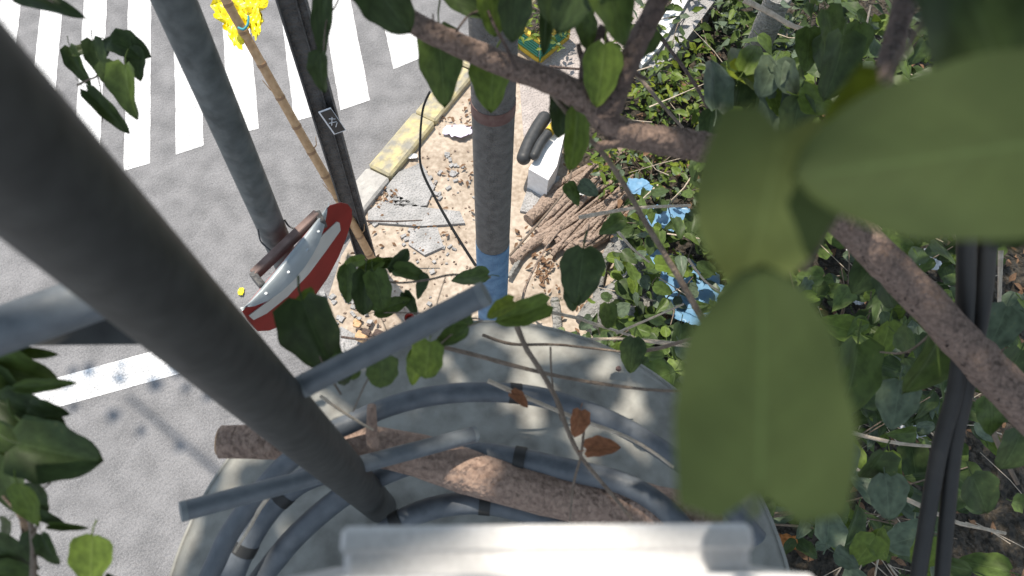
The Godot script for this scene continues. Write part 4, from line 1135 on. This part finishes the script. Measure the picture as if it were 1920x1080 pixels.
func build_litter():
	var sheets := [
		["tarpaulin", [1305, 550, 62, 84], 0.7, "tarp", "largest blue tarpaulin, half hidden by the blurred leaf", "tarpaulin"],
		["blue_sheet", [1258, 408, 56, 34], 0.8, "tarp", "blue plastic sheet under the pale straight twig", "sheet"],
		["blue_sheet", [1198, 350, 26, 24], 0.6, "tarp", "small blue plastic sheet above the roots", "sheet"],
		["blue_sheet", [1228, 478, 18, 24], 0.9, "tarp", "tiny bright blue plastic scrap below the vine leaves", "sheet"],
		["lavender_sheet", [858, 244, 30, 17], 0.07, "lavender", "crumpled lavender plastic on the sand left of the thick pole", "litter"],
		["white_scrap", [1420, 485, 20, 18], 0.3, "litterwhite", "white scrap beside the near blurred leaf", "litter"],
		["white_scrap", [1738, 485, 26, 24], 0.4, "litterwhite", "crumpled white wrapper between main limb and black cables", "litter"],
		["white_scrap", [1712, 805, 22, 16], 0.5, "litterwhite", "white printed wrapper beside the left black cable", "litter"],
		["white_scrap", [1802, 908, 12, 18], 0.5, "litterwhite", "small white wrapper right of both black cables", "litter"],
		["white_scrap", [1606, 470, 18, 12], 0.4, "litterwhite", "white scrap just under the main limb", "litter"],
		["white_scrap", [1605, 560, 14, 14], 0.4, "litterwhite", "small white scrap among leaves below the main limb", "litter"],
		["white_scrap", [1785, 562, 10, 16], 0.4, "litterwhite", "narrow white scrap touching the left black cable", "litter"],
		["orange_scrap", [1575, 832, 10, 17], 0.5, "litterorange", "bright orange scrap right of the blurred leaf", "litter"],
		["orange_scrap", [1478, 1015, 22, 14], 0.4, "litterorange", "orange-brown scrap right of the white housing", "litter"],
		["yellow_scrap", [452, 546, 6, 9], 0.02, "yellow", "tiny yellow scrap on the road left of the sign", "litter"],
		["white_scrap", [770, 292, 14, 8], 0.06, "white", "pale rubble chip beside the kerb", "litter"],
		["white_scrap", [1090, 360, 12, 8], 0.3, "white", "pale scrap lying between the roots", "litter"]]
	var s := 60
	for q in sheets:
		s += 1
		var g := G(q[1][0], q[1][1], q[2])
		var z: float = (g - eye).dot(-(cb * Vector3(0, 0, 1)))
		var x: Vector3 = Vector3(1, 0.1, 0.05).normalized() * q[1][2] * z / F
		var y: Vector3 = Vector3(0.1, 0.25, 1).normalized() * q[1][3] * z / F * 1.1
		tag(part(self, q[0], crumple(g, x, y, (0.09 if q[3] == "tarp" else 0.2) * minf(q[1][2], q[1][3]) * z / F, s, 10), M[q[3]]), q[4], q[5])
	# stones and a broken pot behind the peg
	var pot := thing("debris_heap", "small dark heap of rubble and rags behind the upper peg", "rubble", G(690, 620, 0.03))
	for k in 12:
		var c := G(690 + rng.randf_range(-22, 22), 615 + rng.randf_range(-18, 18), 0.06 + rng.randf() * 0.06)
		var l := rng.randf_range(0.02, 0.06)
		part(pot, "chunk", round_box(c, Vector3(1, rng.randf_range(-0.4, 0.4), 0.3).normalized() * l, Vector3(0.1, 1, rng.randf_range(-0.5, 0.5)).normalized() * l * 0.6, Vector3(-0.3, 0.2, 1).normalized() * l * 0.8, l * 0.2), [M.barkdark, M.slab, M.barkdark, M.cane][k % 4])
	var rb := Buf.new()
	for k in 150:
		var c := G([770, 730, 860, 800, 660, 850][k % 6] + rng.randfn(0, 26), [340, 370, 330, 470, 560, 600][k % 6] + rng.randfn(0, 22), 0.035)
		var l := rng.randf_range(0.008, 0.035)
		var a := rng.randf() * TAU
		rb.box(c, Vector3(cos(a), rng.randf_range(-0.3, 0.3), sin(a)) * l, Vector3(0, 0.5, 0) * l, Vector3(-sin(a), 0, cos(a)) * l * rng.randf_range(0.4, 0.9))
	stuff(part(self, "rubble_chips", rb.mesh(), M.slab), "grey rubble chips scattered round the broken slabs", "rubble")
	# litter of dry leaves and twigs nobody could count
	var mm := MultiMesh.new()
	mm.transform_format = MultiMesh.TRANSFORM_3D
	mm.mesh = sleafm[1]
	var xs := []
	var areas := [[1018, 505, 0.12, 0.2, 70], [1130, 560, 0.5, 0.5, 90], [860, 220, 0.4, 0.2, 40], [715, 368, 0.16, 0.2, 50], [860, 420, 0.4, 0.5, 14], [790, 440, 0.3, 0.2, 24], [880, 330, 0.3, 0.15, 24], [690, 470, 0.2, 0.2, 20], [1120, 340, 0.5, 0.3, 60], [1010, 440, 0.25, 0.3, 40], [730, 620, 0.6, 0.4, 20]]
	for q in areas:
		var c := G(q[0], q[1], 0.04)
		for k in int(q[4]):
			var p := c + Vector3(rng.randfn(0, 0.6) * q[2], rng.randf_range(0, 0.05), rng.randfn(0, 0.6) * q[3])
			xs.append([p, rng.randf_range(0.025, 0.08)])
	for k in 900:
		xs.append([Vector3(rng.randf_range(1.0, 5.5), rng.randf_range(0.12, 0.3), rng.randf_range(-7.0, -0.2)), rng.randf_range(0.05, 0.14)])
	mm.instance_count = xs.size()
	for k in xs.size():
		var l: float = xs[k][1]
		mm.set_instance_transform(k, Transform3D(Basis(Vector3.UP, rng.randf() * TAU) * Basis(Vector3.RIGHT, rng.randf_range(-0.5, 0.5)) * Basis().scaled(Vector3.ONE * l), xs[k][0]))
	var ml := MultiMeshInstance3D.new()
	ml.multimesh = mm
	ml.material_override = tones[7]
	ml.name = "leaf_litter"
	add_child(ml)
	stuff(ml, "dry brown leaf litter strewn over the earth and soil", "leaf litter")
	# bare twigs tangled in the thicket
	var tb := Buf.new()
	for k in 170:
		var p := Vector3(rng.randf_range(1.1, 5.0), rng.randf_range(0.15, 1.1), rng.randf_range(-6.5, -0.2))
		var a := rng.randf() * TAU
		var e := p + Vector3(cos(a), rng.randf_range(-0.5, 0.6), sin(a)) * rng.randf_range(0.25, 0.9)
		tube(tb, [p, p.lerp(e, 0.5) + Vector3(rng.randf_range(-0.05, 0.05), rng.randf_range(-0.05, 0.05), rng.randf_range(-0.05, 0.05)), e], rng.randf_range(0.004, 0.01), 0.003, 5)
	stuff(part(self, "twig_tangle", tb.mesh(), M.pale), "tangle of thin bare twigs all through the thicket", "twigs")
	# pebbles and crumbs on the earth
	var pb := Buf.new()
	var k0c := G(672, 402)
	var k1c := G(846, 190)
	for k in 260:
		var c := G(rng.randf_range(640, 900), rng.randf_range(200, 640), 0.03)
		if c.x > 0.3 or (k1c - k0c).cross(c - k0c).y > -0.1: continue
		var l := rng.randf_range(0.004, 0.014)
		pb.box(c, Vector3(1, 0, rng.randf_range(-1, 1)).normalized() * l, Vector3(0, 1, 0) * l * 0.6, Vector3(rng.randf_range(-0.3, 0.3), 0, 1).normalized() * l * 0.8)
	stuff(part(self, "pebbles", pb.mesh(), M.root), "pebbles and crumbs strewn over the sandy earth", "pebbles")
